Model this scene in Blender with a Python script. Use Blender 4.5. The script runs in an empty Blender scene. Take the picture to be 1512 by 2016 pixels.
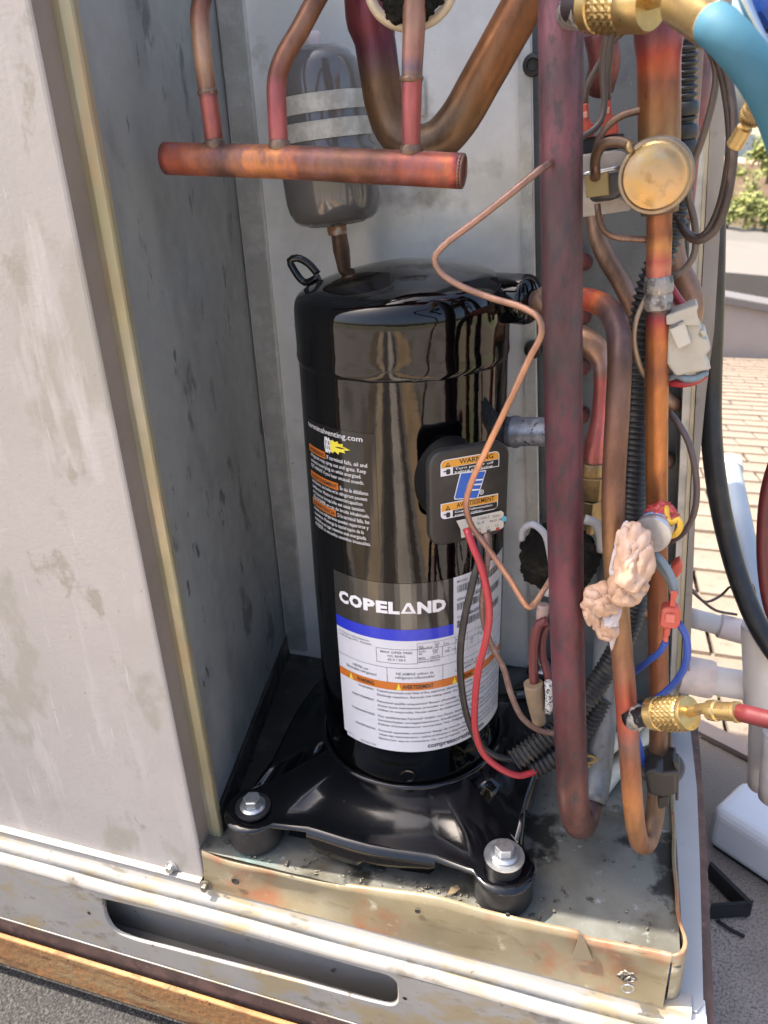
import bpy, bmesh, math, random
import numpy as np
from mathutils import Vector, Matrix
random.seed(7)
S = bpy.context.scene
COL = S.collection

# ------------------------------------------------------------------ camera
F = 1514.0; PCX, PCY = 756.0, 1008.0
def _n(v): v = np.array(v, float); return v/np.linalg.norm(v)
_X = -_n([-5186, -531, F]); _b = _n([520, -759, F]); _Y = _n(_b - _X*np.dot(_b, _X)); _Z = np.cross(_X, _Y)
CM = np.stack([_X, _Y, _Z], 1)                    # world -> camera (right, down, forward)
CAM = np.array([0.1656, -0.5713, 0.6364])
cam = bpy.data.cameras.new('camera'); cam_o = bpy.data.objects.new('camera', cam); COL.objects.link(cam_o)
cam.sensor_fit = 'VERTICAL'; cam.sensor_height = 24.0; cam.sensor_width = 18.0; cam.lens = F/2016*24.0
cam.clip_start = 0.01; cam.clip_end = 3000
R3 = Matrix((tuple(CM[0]), tuple(-CM[1]), tuple(-CM[2]))).transposed()
cam_o.matrix_world = Matrix.Translation(Vector(CAM)) @ R3.to_4x4()
cam.dof.use_dof = True; cam.dof.focus_distance = 0.60; cam.dof.aperture_fstop = 8.0
S.camera = cam_o

# ------------------------------------------------------------------ sky, sun, exposure
SUN = Vector((-0.50, -0.036, 0.865)).normalized()  # towards the sun
elev = math.asin(SUN.z)
W = bpy.data.worlds.new('World'); S.world = W; W.use_nodes = True
nt = W.node_tree; bg = nt.nodes['Background']
sky = nt.nodes.new('ShaderNodeTexSky'); sky.sky_type = 'NISHITA'; sky.sun_disc = False
sky.sun_elevation = elev; sky.sun_rotation = math.atan2(SUN.x, SUN.y); sky.air_density = 0.8; sky.dust_density = 5.0; sky.ozone_density = 0.6
nt.links.new(sky.outputs[0], bg.inputs[0]); bg.inputs[1].default_value = 0.15
sl = bpy.data.lights.new('sun', 'SUN'); sl.energy = 4.2; sl.angle = math.radians(0.53); sl.color = (1, .93, .82)
so = bpy.data.objects.new('sun', sl); COL.objects.link(so); so.location = (-3, -1, 5)
so.rotation_euler = SUN.to_track_quat('Z', 'Y').to_euler()
S.view_settings.view_transform = 'Standard'; S.view_settings.look = 'None'
S.view_settings.exposure = 1.75; S.view_settings.gamma = 1.0; S.view_settings.use_curve_mapping = False
S.render.engine = 'CYCLES'

# ------------------------------------------------------------------ helpers
def ray(x, y): return CM.T @ np.array([(x-PCX)/F, (y-PCY)/F, 1.0])
def at(x, y, X=None, Y=None, Z=None):
    """the world point seen at photo pixel (x, y) on the plane X, Y or Z = const"""
    r = ray(x, y)
    i, v = (0, X) if X is not None else (1, Y) if Y is not None else (2, Z)
    return Vector(CAM + r*(v-CAM[i])/r[i])
def at_plane(x, y, p0, n):
    r = Vector(ray(x, y)); c = Vector(CAM)
    return c + r*((Vector(p0)-c).dot(n)/r.dot(n))
def P(p):
    return Vector(p) if isinstance(p, Vector) else at(p[0], p[1], Y=p[2])

def props(o, label=None, cat=None, group=None, kind=None):
    if label: o['label'] = label
    if cat: o['category'] = cat
    if group: o['group'] = group
    if kind: o['kind'] = kind
    return o
def thing(name, label, cat, loc, group=None):
    o = bpy.data.objects.new(name, None); COL.objects.link(o); o.location = loc; o.empty_display_size = .02
    return props(o, label, cat, group)
def link(name, me, m, parent=None, smooth=False):
    o = bpy.data.objects.new(name, me); COL.objects.link(o)
    if m: me.materials.append(m)
    if smooth:
        for p in me.polygons: p.use_smooth = True
    if parent:
        o.parent = parent
        o.matrix_parent_inverse = parent_world(parent).inverted()
    return o
def parent_world(p):
    m = Matrix.LocRotScale(p.location, p.rotation_euler, p.scale)
    return (parent_world(p.parent) @ p.matrix_parent_inverse @ m) if p.parent else m
def own(o):
    """move a top-level mesh's origin to the middle of its base"""
    me = o.data
    n = len(me.vertices); a = np.empty(n*3); me.vertices.foreach_get('co', a); a = a.reshape(-1, 3)
    c = (a.min(0)+a.max(0))/2; c[2] = a[:, 2].min()
    me.vertices.foreach_set('co', (a-c).ravel()); o.location = Vector(c); me.update()
    return o
def mesh(name, v, f, m, parent=None, smooth=False):
    me = bpy.data.meshes.new(name); me.from_pydata([tuple(x) for x in v], [], f); me.update()
    return link(name, me, m, parent, smooth)
def from_bm(name, bm, m, parent=None, smooth=False, bevel=0, seg=2):
    bmesh.ops.recalc_face_normals(bm, faces=bm.faces)
    me = bpy.data.meshes.new(name); bm.to_mesh(me); bm.free()
    o = link(name, me, m, parent, smooth)
    if bevel:
        b = o.modifiers.new('bevel', 'BEVEL'); b.width = bevel; b.segments = seg; b.limit_method = 'ANGLE'; b.angle_limit = .6
    return o
def bm_box(bm, lo, hi, mat=None):
    vs = [bm.verts.new(((lo, hi)[i][0], (lo, hi)[j][1], (lo, hi)[k][2])) for i in (0, 1) for j in (0, 1) for k in (0, 1)]
    for q in ((0,1,3,2),(4,6,7,5),(0,4,5,1),(2,3,7,6),(0,2,6,4),(1,5,7,3)): bm.faces.new([vs[i] for i in q])
    if mat is not None:
        for v in vs: v.co = mat @ v.co
    return vs
def box(name, lo, hi, m, parent=None, bevel=0, mat=None, seg=2):
    bm = bmesh.new(); bm_box(bm, lo, hi, mat); return from_bm(name, bm, m, parent, False, bevel, seg)
def frame(o, x, y, z):
    m = Matrix.Identity(4)
    for i, a in enumerate((x, y, z)): m.col[i][:3] = a
    m.translation = o; return m
def axis_frame(o, z, up=Vector((0, 0, 1))):
    z = Vector(z).normalized()
    if abs(z.dot(up)) > .99: up = Vector((0, 1, 0))
    x = up.cross(z).normalized(); y = z.cross(x); return frame(o, x, y, z)
def prism(name, poly, d, m, parent=None, bevel=0, seg=2):
    """polygon of world points pushed along vector d"""
    bm = bmesh.new(); a = [bm.verts.new(p) for p in poly]; b = [bm.verts.new(Vector(p)+Vector(d)) for p in poly]
    n = len(a); bm.faces.new(a); bm.faces.new(b[::-1])
    for i in range(n): bm.faces.new((a[i], b[i], b[(i+1) % n], a[(i+1) % n]))
    return from_bm(name, bm, m, parent, False, bevel, seg)
def slab(name, pix, Y, th, m, parent=None, bevel=0, seg=2):
    return prism(name, [at(x, y, Y=Y) for x, y in pix], (0, th, 0), m, parent, bevel, seg)
def catmull(pts, step):
    pts = [Vector(p) for p in pts]; n = len(pts); out = []; ts = []
    for i in range(n-1):
        p0 = pts[i-1] if i else pts[0]*2-pts[1]; p1, p2 = pts[i], pts[i+1]; p3 = pts[i+2] if i+2 < n else pts[-1]*2-pts[-2]
        d = (p2-p1).length; k = max(1, int(math.ceil(d/step)))
        l0, l1, l2 = max((p1-p0).length, 1e-6)**.5, max(d, 1e-6)**.5, max((p3-p2).length, 1e-6)**.5
        m1 = (p1-p0)/l0 - (p2-p0)/(l0+l1) + (p2-p1)/l1; m2 = (p2-p1)/l1 - (p3-p1)/(l1+l2) + (p3-p2)/l2
        m1, m2 = m1*l1, m2*l1
        for j in range(k):
            t = j/k; a = 2*t**3-3*t*t+1; b = t**3-2*t*t+t; c = -2*t**3+3*t*t; e = t**3-t*t
            out.append(p1*a+m1*b+p2*c+m2*e); ts.append(i+t)
    out.append(pts[-1]); ts.append(n-1.0); return out, ts
def tube_data(pts, r, seg=14, step=.006, corr=None, caps=True, jitter=0):
    pts = [P(p) for p in pts]
    rr = r if isinstance(r, (list, tuple)) else [r]*len(pts)
    if corr: step = corr[0]/6
    c, ts = catmull(pts, step)
    V, FC, UV = [], [], []
    L = [0.0]
    for i in range(1, len(c)): L.append(L[-1]+(c[i]-c[i-1]).length)
    T = [(c[min(i+1, len(c)-1)]-c[max(i-1, 0)]).normalized() for i in range(len(c))]
    u = T[0].orthogonal().normalized()
    for i, p in enumerate(c):
        u = (u-T[i]*u.dot(T[i])).normalized(); w = T[i].cross(u)
        k = min(int(ts[i]), len(pts)-2); f = ts[i]-k; R = rr[k]*(1-f)+rr[k+1]*f
        if corr:
            ph = (L[i]/corr[0]) % 1.0; R += corr[1]*(1.0 if ph < .5 else -1.0)*min(1, abs(math.sin(ph*2*math.pi))*2.2)
        for j in range(seg):
            a = 2*math.pi*j/seg
            q = R*(1+jitter*math.sin(7.1*L[i]/max(R, .001)*.3+j*1.7)) if jitter else R
            V.append(p+u*(q*math.cos(a))+w*(q*math.sin(a)))
    for i in range(len(c)-1):
        for j in range(seg):
            k = (j+1) % seg; FC.append((i*seg+j, i*seg+k, (i+1)*seg+k, (i+1)*seg+j))
            UV.append(((j/seg, L[i]/L[-1]), ((j+1)/seg, L[i]/L[-1]), ((j+1)/seg, L[i+1]/L[-1]), (j/seg, L[i+1]/L[-1])))
    if caps:
        FC.append(tuple(range(seg))[::-1]); UV.append(tuple((.5, 0) for _ in range(seg)))
        b = (len(c)-1)*seg; FC.append(tuple(range(b, b+seg))); UV.append(tuple((.5, 1) for _ in range(seg)))
    return V, FC, UV
def tube(name, pts, r, m, parent=None, **k):
    V, FC, UV = tube_data(pts, r, **k)
    o = mesh(name, V, FC, m, parent, True)
    l = o.data.uv_layers.new(name='UVMap'); l.data.foreach_set('uv', [x for f in UV for q in f for x in q])
    if k.get('caps', True):
        for p in list(o.data.polygons)[-2:]: p.use_smooth = False
    return o
def lathe(name, prof, fr, m, parent=None, seg=32, smooth=True, sharp=True):
    """profile [(r, z)] turned round the z axis of frame fr"""
    V, FC = [], []
    for r, z in prof:
        for j in range(seg):
            a = 2*math.pi*j/seg; V.append(fr @ Vector((r*math.cos(a), r*math.sin(a), z)))
    for i in range(len(prof)-1):
        for j in range(seg):
            k = (j+1) % seg; FC.append((i*seg+j, i*seg+k, (i+1)*seg+k, (i+1)*seg+j))
    if prof[0][0] > 1e-5: FC.append(tuple(range(seg))[::-1])
    if prof[-1][0] > 1e-5: b = (len(prof)-1)*seg; FC.append(tuple(range(b, b+seg)))
    o = mesh(name, V, FC, m, parent, False)
    bm = bmesh.new(); bm.from_mesh(o.data); bmesh.ops.remove_doubles(bm, verts=bm.verts, dist=1e-6); bmesh.ops.recalc_face_normals(bm, faces=bm.faces)
    for f in bm.faces: f.smooth = smooth
    if sharp:
        for e in bm.edges:
            if len(e.link_faces) == 2 and e.calc_face_angle(0) > .6: e.smooth = False
    bm.to_mesh(o.data); bm.free(); return o
def hexa(name, fr, r, h, m, parent=None, n=6, bevel=.0008):
    bm = bmesh.new(); a = [bm.verts.new(fr @ Vector((r*math.cos(2*math.pi*i/n), r*math.sin(2*math.pi*i/n), 0))) for i in range(n)]
    b = [bm.verts.new(fr @ Vector((r*math.cos(2*math.pi*i/n), r*math.sin(2*math.pi*i/n), h))) for i in range(n)]
    bm.faces.new(a[::-1]); bm.faces.new(b)
    for i in range(n): bm.faces.new((a[i], a[(i+1) % n], b[(i+1) % n], b[i]))
    return from_bm(name, bm, m, parent, False, bevel, 2)
def vnoise(p, s, seed=0):
    from mathutils import noise
    return noise.noise(Vector(p)*s+Vector((seed*3.7, seed*1.3, seed*5.1)))
def blob(name, c, rad, m, parent=None, sub=4, amp=.25, s=40, seed=0, fr=None, fine=.3, crease=0):
    bm = bmesh.new(); bmesh.ops.create_icosphere(bm, subdivisions=sub, radius=1)
    for v in bm.verts:
        d = v.co.copy(); k = 1+amp*(vnoise(d, s*.05, seed)+.5*vnoise(d, s*.11, seed+3)+fine*vnoise(d, s*.3, seed+5)-crease*max(0, .10-abs(vnoise(d, s*.045, seed+8))))
        q = Vector((d.x*rad[0], d.y*rad[1], d.z*rad[2]))*k
        v.co = (fr @ q) if fr else Vector(c)+q
    return from_bm(name, bm, m, parent, True)

# ------------------------------------------------------------------ materials
ALB = {'painted_panel': .74, 'panel_return': .78, 'yellow_zinc_edge': .80, 'yellow_zinc_lip': .80, 'base_pan_paint': .82, 'pink_putty': .84, 'white_paste': .85, 'white_nylon': .86, 'white_latch': .86,
       'blue_hose': .80, 'red_hose': .85, 'rusted_rail_orange': .82, 'roof_granules': .9, 'tan_shingle': .60, 'white_pvc': .9, 'lacquered_brass_cap': .85, 'dull_brass': .85, 'zinc_strap': .92, 'grey_drier_enamel': .95,
       'red_wire': .85, 'label_white': 1.0, 'ink_orange': .88, 'ink_amber': .86, 'tray_floor': .56, 'galvanised_back': 1.16, 'galvanised_steel': 1.1, 'galvanised_wall': 1.0, 'pale_cast_bracket': .85, 'white_case': .9, 'parapet_stucco': .85, 'shade_dark_gravel': .8}
def M(name, col, rough=.5, metal=0.0, layers=(), bump=None, spec=.5, coat=0, rvar=0, coord='Object', ior=None):
    """layers: (colour, noise scale, low, high, stretch, detail) mixed over the base colour; bump: (scale, strength)"""
    g_ = ALB.get(name, 1.0); col = tuple(c*g_ for c in col); layers = [(tuple(c*g_ for c in ly[0]),)+tuple(ly[1:]) for ly in layers]
    m = bpy.data.materials.new(name); m.use_nodes = True; n = m.node_tree.nodes; l = m.node_tree.links
    b = n['Principled BSDF']; b.inputs['Roughness'].default_value = rough; b.inputs['Metallic'].default_value = metal
    b.inputs['Specular IOR Level'].default_value = spec; b.inputs['Coat Weight'].default_value = coat; b.inputs['Coat Roughness'].default_value = .05
    if ior: b.inputs['IOR'].default_value = ior
    tc = n.new('ShaderNodeTexCoord')
    def coords(st):
        mp = n.new('ShaderNodeMapping'); mp.inputs['Scale'].default_value = st; l.new(tc.outputs[coord], mp.inputs[0]); return mp.outputs[0]
    cur = None
    for i, ly in enumerate(layers):
        c2, sc, lo, hi = ly[:4]; st = ly[4] if len(ly) > 4 else (1, 1, 1); det = ly[5] if len(ly) > 5 else 5
        tx = n.new('ShaderNodeTexNoise'); tx.inputs['Scale'].default_value = sc; tx.inputs['Detail'].default_value = det; tx.inputs['Roughness'].default_value = .6
        mp = n.new('ShaderNodeMapping'); mp.inputs['Scale'].default_value = st; mp.inputs['Location'].default_value = (i*3.1, i*1.7, i*2.3)
        l.new(tc.outputs[coord], mp.inputs[0]); l.new(mp.outputs[0], tx.inputs['Vector'])
        mr = n.new('ShaderNodeMapRange'); mr.inputs[1].default_value = lo; mr.inputs[2].default_value = hi; l.new(tx.outputs[0], mr.inputs[0])
        mx = n.new('ShaderNodeMix'); mx.data_type = 'RGBA'; l.new(mr.outputs[0], mx.inputs[0])
        if cur is None: mx.inputs[6].default_value = (*col, 1)
        else: l.new(cur, mx.inputs[6])
        mx.inputs[7].default_value = (*c2, 1); cur = mx.outputs[2]
    if cur is None: b.inputs['Base Color'].default_value = (*col, 1)
    else: l.new(cur, b.inputs['Base Color'])
    if rvar:
        tx = n.new('ShaderNodeTexNoise'); tx.inputs['Scale'].default_value = 60; tx.inputs['Detail'].default_value = 6; l.new(tc.outputs[coord], tx.inputs['Vector'])
        mr = n.new('ShaderNodeMapRange'); mr.inputs[1].default_value = .3; mr.inputs[2].default_value = .7; mr.inputs[3].default_value = max(.02, rough-rvar); mr.inputs[4].default_value = min(1, rough+rvar)
        l.new(tx.outputs[0], mr.inputs[0]); l.new(mr.outputs[0], b.inputs['Roughness'])
    if bump:
        tx = n.new('ShaderNodeTexNoise'); tx.inputs['Scale'].default_value = bump[0]; tx.inputs['Detail'].default_value = 6; l.new(tc.outputs[coord], tx.inputs['Vector'])
        bp = n.new('ShaderNodeBump'); bp.inputs['Strength'].default_value = bump[1]; bp.inputs['Distance'].default_value = bump[2] if len(bump) > 2 else .001
        l.new(tx.outputs[0], bp.inputs['Height']); l.new(bp.outputs[0], b.inputs['Normal'])
    return m
def copper(name, stops, rough=.4, metal=.8, blot=(.10, .055, .05), blot_rng=(.52, .72), warp=.10, bscale=60):
    """heat-tinted copper: colour bands along the tube (UV y) warped by noise, dark oxide blotches"""
    m = bpy.data.materials.new(name); m.use_nodes = True; n = m.node_tree.nodes; l = m.node_tree.links; b = n['Principled BSDF']
    tc = n.new('ShaderNodeTexCoord'); sp = n.new('ShaderNodeSeparateXYZ'); l.new(tc.outputs['UV'], sp.inputs[0])
    tx = n.new('ShaderNodeTexNoise'); tx.inputs['Scale'].default_value = bscale; tx.inputs['Detail'].default_value = 9; tx.inputs['Roughness'].default_value = .62; l.new(tc.outputs['Object'], tx.inputs['Vector'])
    ad = n.new('ShaderNodeMath'); ad.operation = 'MULTIPLY_ADD'; l.new(tx.outputs[0], ad.inputs[0]); ad.inputs[1].default_value = warp; l.new(sp.outputs[1], ad.inputs[2])
    sb = n.new('ShaderNodeMath'); sb.operation = 'SUBTRACT'; l.new(ad.outputs[0], sb.inputs[0]); sb.inputs[1].default_value = warp*.5
    cr = n.new('ShaderNodeValToRGB'); e = cr.color_ramp.elements
    while len(e) < len(stops): e.new(.5)
    for k, (p, c) in zip(e, sorted(stops, key=lambda s: s[0])): k.position = p; k.color = (*c, 1)
    l.new(sb.outputs[0], cr.inputs[0])
    t2 = n.new('ShaderNodeTexNoise'); t2.inputs['Scale'].default_value = 170; t2.inputs['Detail'].default_value = 8; t2.inputs['Roughness'].default_value = .7
    mp = n.new('ShaderNodeMapping'); mp.inputs['Scale'].default_value = (1, 1, .35); l.new(tc.outputs['Object'], mp.inputs[0]); l.new(mp.outputs[0], t2.inputs['Vector'])
    mr = n.new('ShaderNodeMapRange'); mr.inputs[1].default_value = blot_rng[0]; mr.inputs[2].default_value = blot_rng[1]; mr.inputs[4].default_value = .85; l.new(t2.outputs[0], mr.inputs[0])
    mx = n.new('ShaderNodeMix'); mx.data_type = 'RGBA'; l.new(mr.outputs[0], mx.inputs[0]); l.new(cr.outputs[0], mx.inputs[6]); mx.inputs[7].default_value = (*blot, 1)
    t3 = n.new('ShaderNodeTexNoise'); t3.inputs['Scale'].default_value = 38; t3.inputs['Detail'].default_value = 5; t3.inputs['Roughness'].default_value = .65
    l.new(mp.outputs[0], t3.inputs['Vector'])
    m3 = n.new('ShaderNodeMapRange'); m3.inputs[1].default_value = .3; m3.inputs[2].default_value = .7; m3.inputs[3].default_value = .52; m3.inputs[4].default_value = 1.42; l.new(t3.outputs[0], m3.inputs[0])
    hs = n.new('ShaderNodeHueSaturation'); l.new(mx.outputs[2], hs.inputs['Color']); l.new(m3.outputs[0], hs.inputs['Value'])
    l.new(hs.outputs[0], b.inputs['Base Color']); b.inputs['Metallic'].default_value = metal
    r2 = n.new('ShaderNodeMapRange'); r2.inputs[1].default_value = .3; r2.inputs[2].default_value = .7; r2.inputs[3].default_value = rough-.1; r2.inputs[4].default_value = rough+.18
    l.new(t2.outputs[0], r2.inputs[0]); l.new(r2.outputs[0], b.inputs['Roughness'])
    bp = n.new('ShaderNodeBump'); bp.inputs['Strength'].default_value = .4; bp.inputs['Distance'].default_value = .0007; l.new(t2.outputs[0], bp.inputs['Height']); l.new(bp.outputs[0], b.inputs['Normal'])
    return m

def srgb(r, g, b, k=1.0): return tuple(k*((c/255/12.92) if c/255 <= .04045 else ((c/255+.055)/1.055)**2.4) for c in (r, g, b))
def cu(name, pts, stops, gain=.66, **k):
    """copper whose colour bands are given at positions counted in control points of the tube"""
    c, ts = catmull([P(p) for p in pts], .004); L = [0.0]
    for i in range(1, len(c)): L.append(L[-1]+(c[i]-c[i-1]).length)
    fr = lambda t: L[min(range(len(ts)), key=lambda i: abs(ts[i]-t))]/L[-1]
    def soft(c):
        g = .3*c[0]+.55*c[1]+.15*c[2]; return tuple((x*.92+g*.08)*gain for x in c)
    return copper(name, [(fr(t), soft(srgb(*col))) for t, col in stops], **k)
GALV = M('galvanised_steel', (.38, .385, .37), .42, .55, [((.46, .47, .46), 55, .45, .62), ((.26, .26, .25), 18, .5, .75), ((.55, .55, .54), 420, .62, .72)], (400, .12), rvar=.1)
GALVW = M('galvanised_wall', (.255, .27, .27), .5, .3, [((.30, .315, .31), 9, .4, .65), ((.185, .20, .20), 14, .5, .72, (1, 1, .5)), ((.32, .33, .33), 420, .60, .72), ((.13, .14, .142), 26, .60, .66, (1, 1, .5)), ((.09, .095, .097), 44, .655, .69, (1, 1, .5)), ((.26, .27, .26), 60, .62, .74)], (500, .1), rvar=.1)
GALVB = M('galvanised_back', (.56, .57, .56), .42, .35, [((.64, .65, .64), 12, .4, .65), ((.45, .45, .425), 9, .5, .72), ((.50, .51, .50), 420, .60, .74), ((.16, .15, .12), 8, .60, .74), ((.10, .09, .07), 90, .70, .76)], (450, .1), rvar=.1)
PANEL = M('painted_panel', (.50, .462, .435), .46, 0, [((.45, .417, .39), 5, .38, .62), ((.395, .37, .325), 11, .55, .61, (1, 1, .6)), ((.365, .335, .285), 23, .62, .67, (1, 1, .7)), ((.56, .525, .50), 30, .56, .72, (1.6, 1, .22)), ((.58, .55, .53), 300, .66, .74), ((.60, .57, .545), 90, .66, .70, (2.5, 1, .12)), ((.44, .29, .22), 15, .71, .77), ((.30, .27, .23), 120, .70, .75)], (260, .15), rvar=.14)
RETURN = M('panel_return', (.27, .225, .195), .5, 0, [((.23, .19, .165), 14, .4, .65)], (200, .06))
CHROM = M('yellow_zinc_edge', (.42, .385, .24), .38, .45, [((.56, .53, .44), 16, .4, .6, (1, 1, .25)), ((.50, .34, .20), 22, .56, .72, (1, 1, .3)), ((.35, .36, .25), 40, .58, .72, (1, 1, .4))], (200, .08), rvar=.1)
LIP = M('yellow_zinc_lip', (.30, .25, .15), .42, .3, [((.34, .295, .20), 14, .42, .6), ((.36, .14, .07), 11, .52, .66), ((.22, .17, .10), 26, .58, .70, (.5, 1, 2)), ((.50, .46, .35), 60, .6, .72), ((.12, .09, .06), 70, .67, .73, (.6, 1, 1.6))], (180, .12), rvar=.12)
PAN = M('base_pan_paint', (.37, .35, .32), .45, 0, [((.31, .30, .28), 7, .4, .64), ((.36, .29, .18), 26, .50, .62, (.6, 1, 1)), ((.22, .195, .16), 48, .58, .68, (.6, 1, 1)), ((.13, .105, .075), 95, .65, .71)], (240, .10), rvar=.12)
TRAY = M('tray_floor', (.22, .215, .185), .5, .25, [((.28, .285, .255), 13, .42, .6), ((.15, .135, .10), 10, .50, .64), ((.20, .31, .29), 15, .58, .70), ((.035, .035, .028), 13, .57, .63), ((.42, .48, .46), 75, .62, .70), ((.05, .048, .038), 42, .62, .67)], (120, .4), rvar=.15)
FLANGE = M('side_flange_paint', (.36, .365, .37), .45, 0, [((.38, .39, .41), 12, .45, .65), ((.18, .17, .16), 55, .70, .76)], (200, .08))
BROWN = M('rusted_rail_brown', (.11, .068, .055), .75, 0, [((.17, .10, .08), 30, .45, .62), ((.22, .17, .15), 120, .62, .72), ((.06, .04, .035), 50, .55, .70)], (160, .6))
RUST = M('rusted_rail_orange', (.36, .18, .065), .75, 0, [((.38, .25, .11), 12, .48, .62, (.4, 1, 3.0)), ((.19, .075, .028), 34, .52, .66, (.4, 1, 2.2)), ((.48, .21, .07), 60, .55, .68), ((.10, .05, .03), 160, .62, .70)], (140, .9))
DKTRAY = M('dark_tray_steel', (.022, .022, .021), .4, .1, [((.06, .058, .05), 18, .52, .68), ((.12, .115, .09), 60, .64, .72)], (120, .4), rvar=.15)
DARK = M('cavity_steel', (.22, .205, .185), .6, .1, [((.26, .245, .225), 15, .42, .65), ((.06, .06, .055), 60, .66, .72)], (120, .2))
BLACK = M('black_gloss_enamel', (.0012, .0012, .0015), .05, 0, [((.10, .095, .085), 900, .69, .74), ((.02, .019, .017), 35, .68, .80)], (75, .12, .0012), spec=.46, coat=.06)
PLATEB = M('black_plate_enamel', (.0018, .002, .003), .13, 0, [((.03, .028, .024), 80, .64, .75), ((.09, .085, .075), 700, .68, .74)], (60, .16, .0008), spec=.52, coat=.12)
RUBBER = M('black_rubber', (.012, .012, .013), .55, 0, [((.03, .028, .024), 70, .5, .7)], (200, .2))
NECK = M('black_boot', (.004, .004, .0045), .5, 0, [], (200, .2), spec=.25)
PLASTIC = M('black_box_plastic', (.018, .018, .018), .42, 0, [((.035, .034, .03), 40, .5, .75)], (350, .12))
LOOM = M('black_loom_plastic', (.018, .018, .019), .45, 0, [((.07, .065, .055), 90, .52, .72)], (200, .1))
DRIER = M('grey_drier_enamel', (.105, .102, .10), .13, 0, [((.125, .12, .118), 20, .45, .7), ((.06, .055, .05), 60, .68, .76)], (30, .05, .001), spec=.55, coat=.3)
STRAP = M('zinc_strap', (.46, .46, .42), .42, .35, [((.58, .58, .54), 120, .45, .6), ((.34, .34, .31), 25, .52, .7)], (300, .1))
ZINC = M('zinc_bolt', (.50, .52, .53), .30, .85, [((.36, .36, .35), 120, .5, .7)], (300, .1))
ALU = M('aluminium_can', (.55, .56, .58), .3, .8, [((.42, .42, .42), 90, .5, .7)], (200, .08))
BRASS = M('brass', (.52, .37, .16), .30, .9, [((.42, .30, .13), 60, .45, .65), ((.30, .20, .09), 150, .60, .74)], (300, .06), rvar=.08)
BRASSD = M('dull_brass', (.40, .28, .13), .42, .8, [((.30, .21, .11), 60, .45, .65), ((.17, .13, .08), 110, .56, .72)], (200, .15))
DISC = M('lacquered_brass_cap', (.55, .36, .15), .34, .85, [((.50, .36, .22), 50, .42, .6), ((.36, .24, .12), 110, .55, .7)], (150, .15), rvar=.1)
BRAZE = M('braze_metal', (.30, .28, .26), .5, .6, [((.12, .11, .10), 120, .5, .62), ((.5, .48, .45), 260, .6, .7)], (180, .9, .002))
FOAM = M('black_foam', (.010, .010, .009), .95, 0, [((.035, .03, .022), 60, .5, .7)], (160, 1.0, .004), spec=.15)
PUTTY = M('pink_putty', (.56, .35, .23), .45, 0, [((.60, .42, .32), 50, .45, .62), ((.48, .28, .16), 30, .55, .72), ((.20, .14, .10), 140, .66, .73)], (60, .35, .0015))
PASTE = M('white_paste', (.62, .54, .54), .3, 0, [((.48, .40, .40), 80, .5, .68)], (120, .5, .002))
WHITEP = M('white_nylon', (.46, .43, .36), .42, 0, [((.40, .37, .30), 60, .45, .7), ((.34, .30, .24), 120, .68, .76)], (150, .15))
PVC = M('white_pvc', (.70, .645, .60), .4, 0, [((.62, .57, .53), 18, .45, .68), ((.40, .37, .34), 60, .66, .76)], (120, .08))
BOXW = M('white_case', (.66, .67, .69), .35, 0, [((.62, .63, .65), 9, .4, .7)])
REDW = M('red_wire', (.42, .035, .045), .38, 0, [((.30, .05, .05), 90, .55, .72)])
BLACKW = M('black_wire', (.015, .015, .017), .4, 0, [((.045, .04, .035), 90, .5, .72)])
BROWNW = M('brown_wire', (.17, .095, .075), .42, 0, [((.24, .17, .14), 80, .48, .68)])
BLUEW = M('blue_wire', (.03, .075, .33), .4)
GREYW = M('grey_blue_wire', (.17, .22, .26), .45, 0, [((.10, .14, .17), 60, .5, .7)])
YELW = M('yellow_wire', (.62, .36, .03), .4)
GREENW = M('green_wire', (.02, .09, .05), .45)
CABLE = M('black_cable', (.012, .012, .014), .35, 0, [((.03, .03, .03), 40, .5, .7)])
DKBROWN = M('dark_brown_cable', (.045, .032, .028), .4, 0, [((.085, .062, .052), 60, .5, .7)])
TERM = M('red_terminal', (.48, .075, .05), .35, 0, [((.58, .15, .10), 70, .5, .68)], (150, .1))
HOSEB = M('blue_hose', (.055, .17, .245), .62, 0, [((.045, .145, .215), 30, .45, .7)], (300, .05), spec=.25)
HOSER = M('red_hose', (.11, .015, .018), .42, 0, [((.16, .018, .022), 30, .45, .7)], (300, .05))
HANDLE = M('blue_handle_plastic', (.010, .055, .27), .35)
CHROME = M('chrome_rod', (.6, .6, .6), .15, 1.0)
TAN = M('tan_sleeve', (.26, .19, .12), .5, 0, [((.33, .25, .17), 70, .45, .68)])
STRAPB = M('black_webbing', (.010, .010, .011), .8, 0, [], (300, .4))
WHITE = M('label_white', (.62, .63, .68), .32, 0, [((.57, .58, .63), 14, .4, .7)], coat=.25)
INKW = M('ink_white', (.72, .72, .74), .35)
INKK = M('ink_black', (.012, .012, .014), .4)
INKG = M('ink_grey', (.10, .10, .115), .4)
INKBLUE = M('ink_blue', (.012, .028, .50), .35, coat=.25)
LOGO = M('ink_logo_blue', (.015, .10, .46), .35)
INKOR = M('ink_orange', (.60, .17, .02), .35, coat=.2)
INKYO = M('ink_amber', (.80, .36, .03), .38)
INKYEL = M('ink_yellow', (.72, .62, .05), .38)
FILM2 = M('dark_label_film', (.008, .008, .008), .10, 0, [], spec=.5)
FILM = M('black_label_film', (.030, .028, .025), .13, 0, [], spec=.6, coat=.3)
ROOFG = M('roof_granules', (.36, .315, .275), .95, 0, [((.40, .365, .335), 260, .5, .58), ((.13, .115, .11), 330, .52, .60), ((.48, .46, .46), 500, .62, .68), ((.20, .17, .14), 1.3, .48, .60), ((.36, .31, .25), 2.2, .55, .66)], (330, 1.0, .004))
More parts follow.
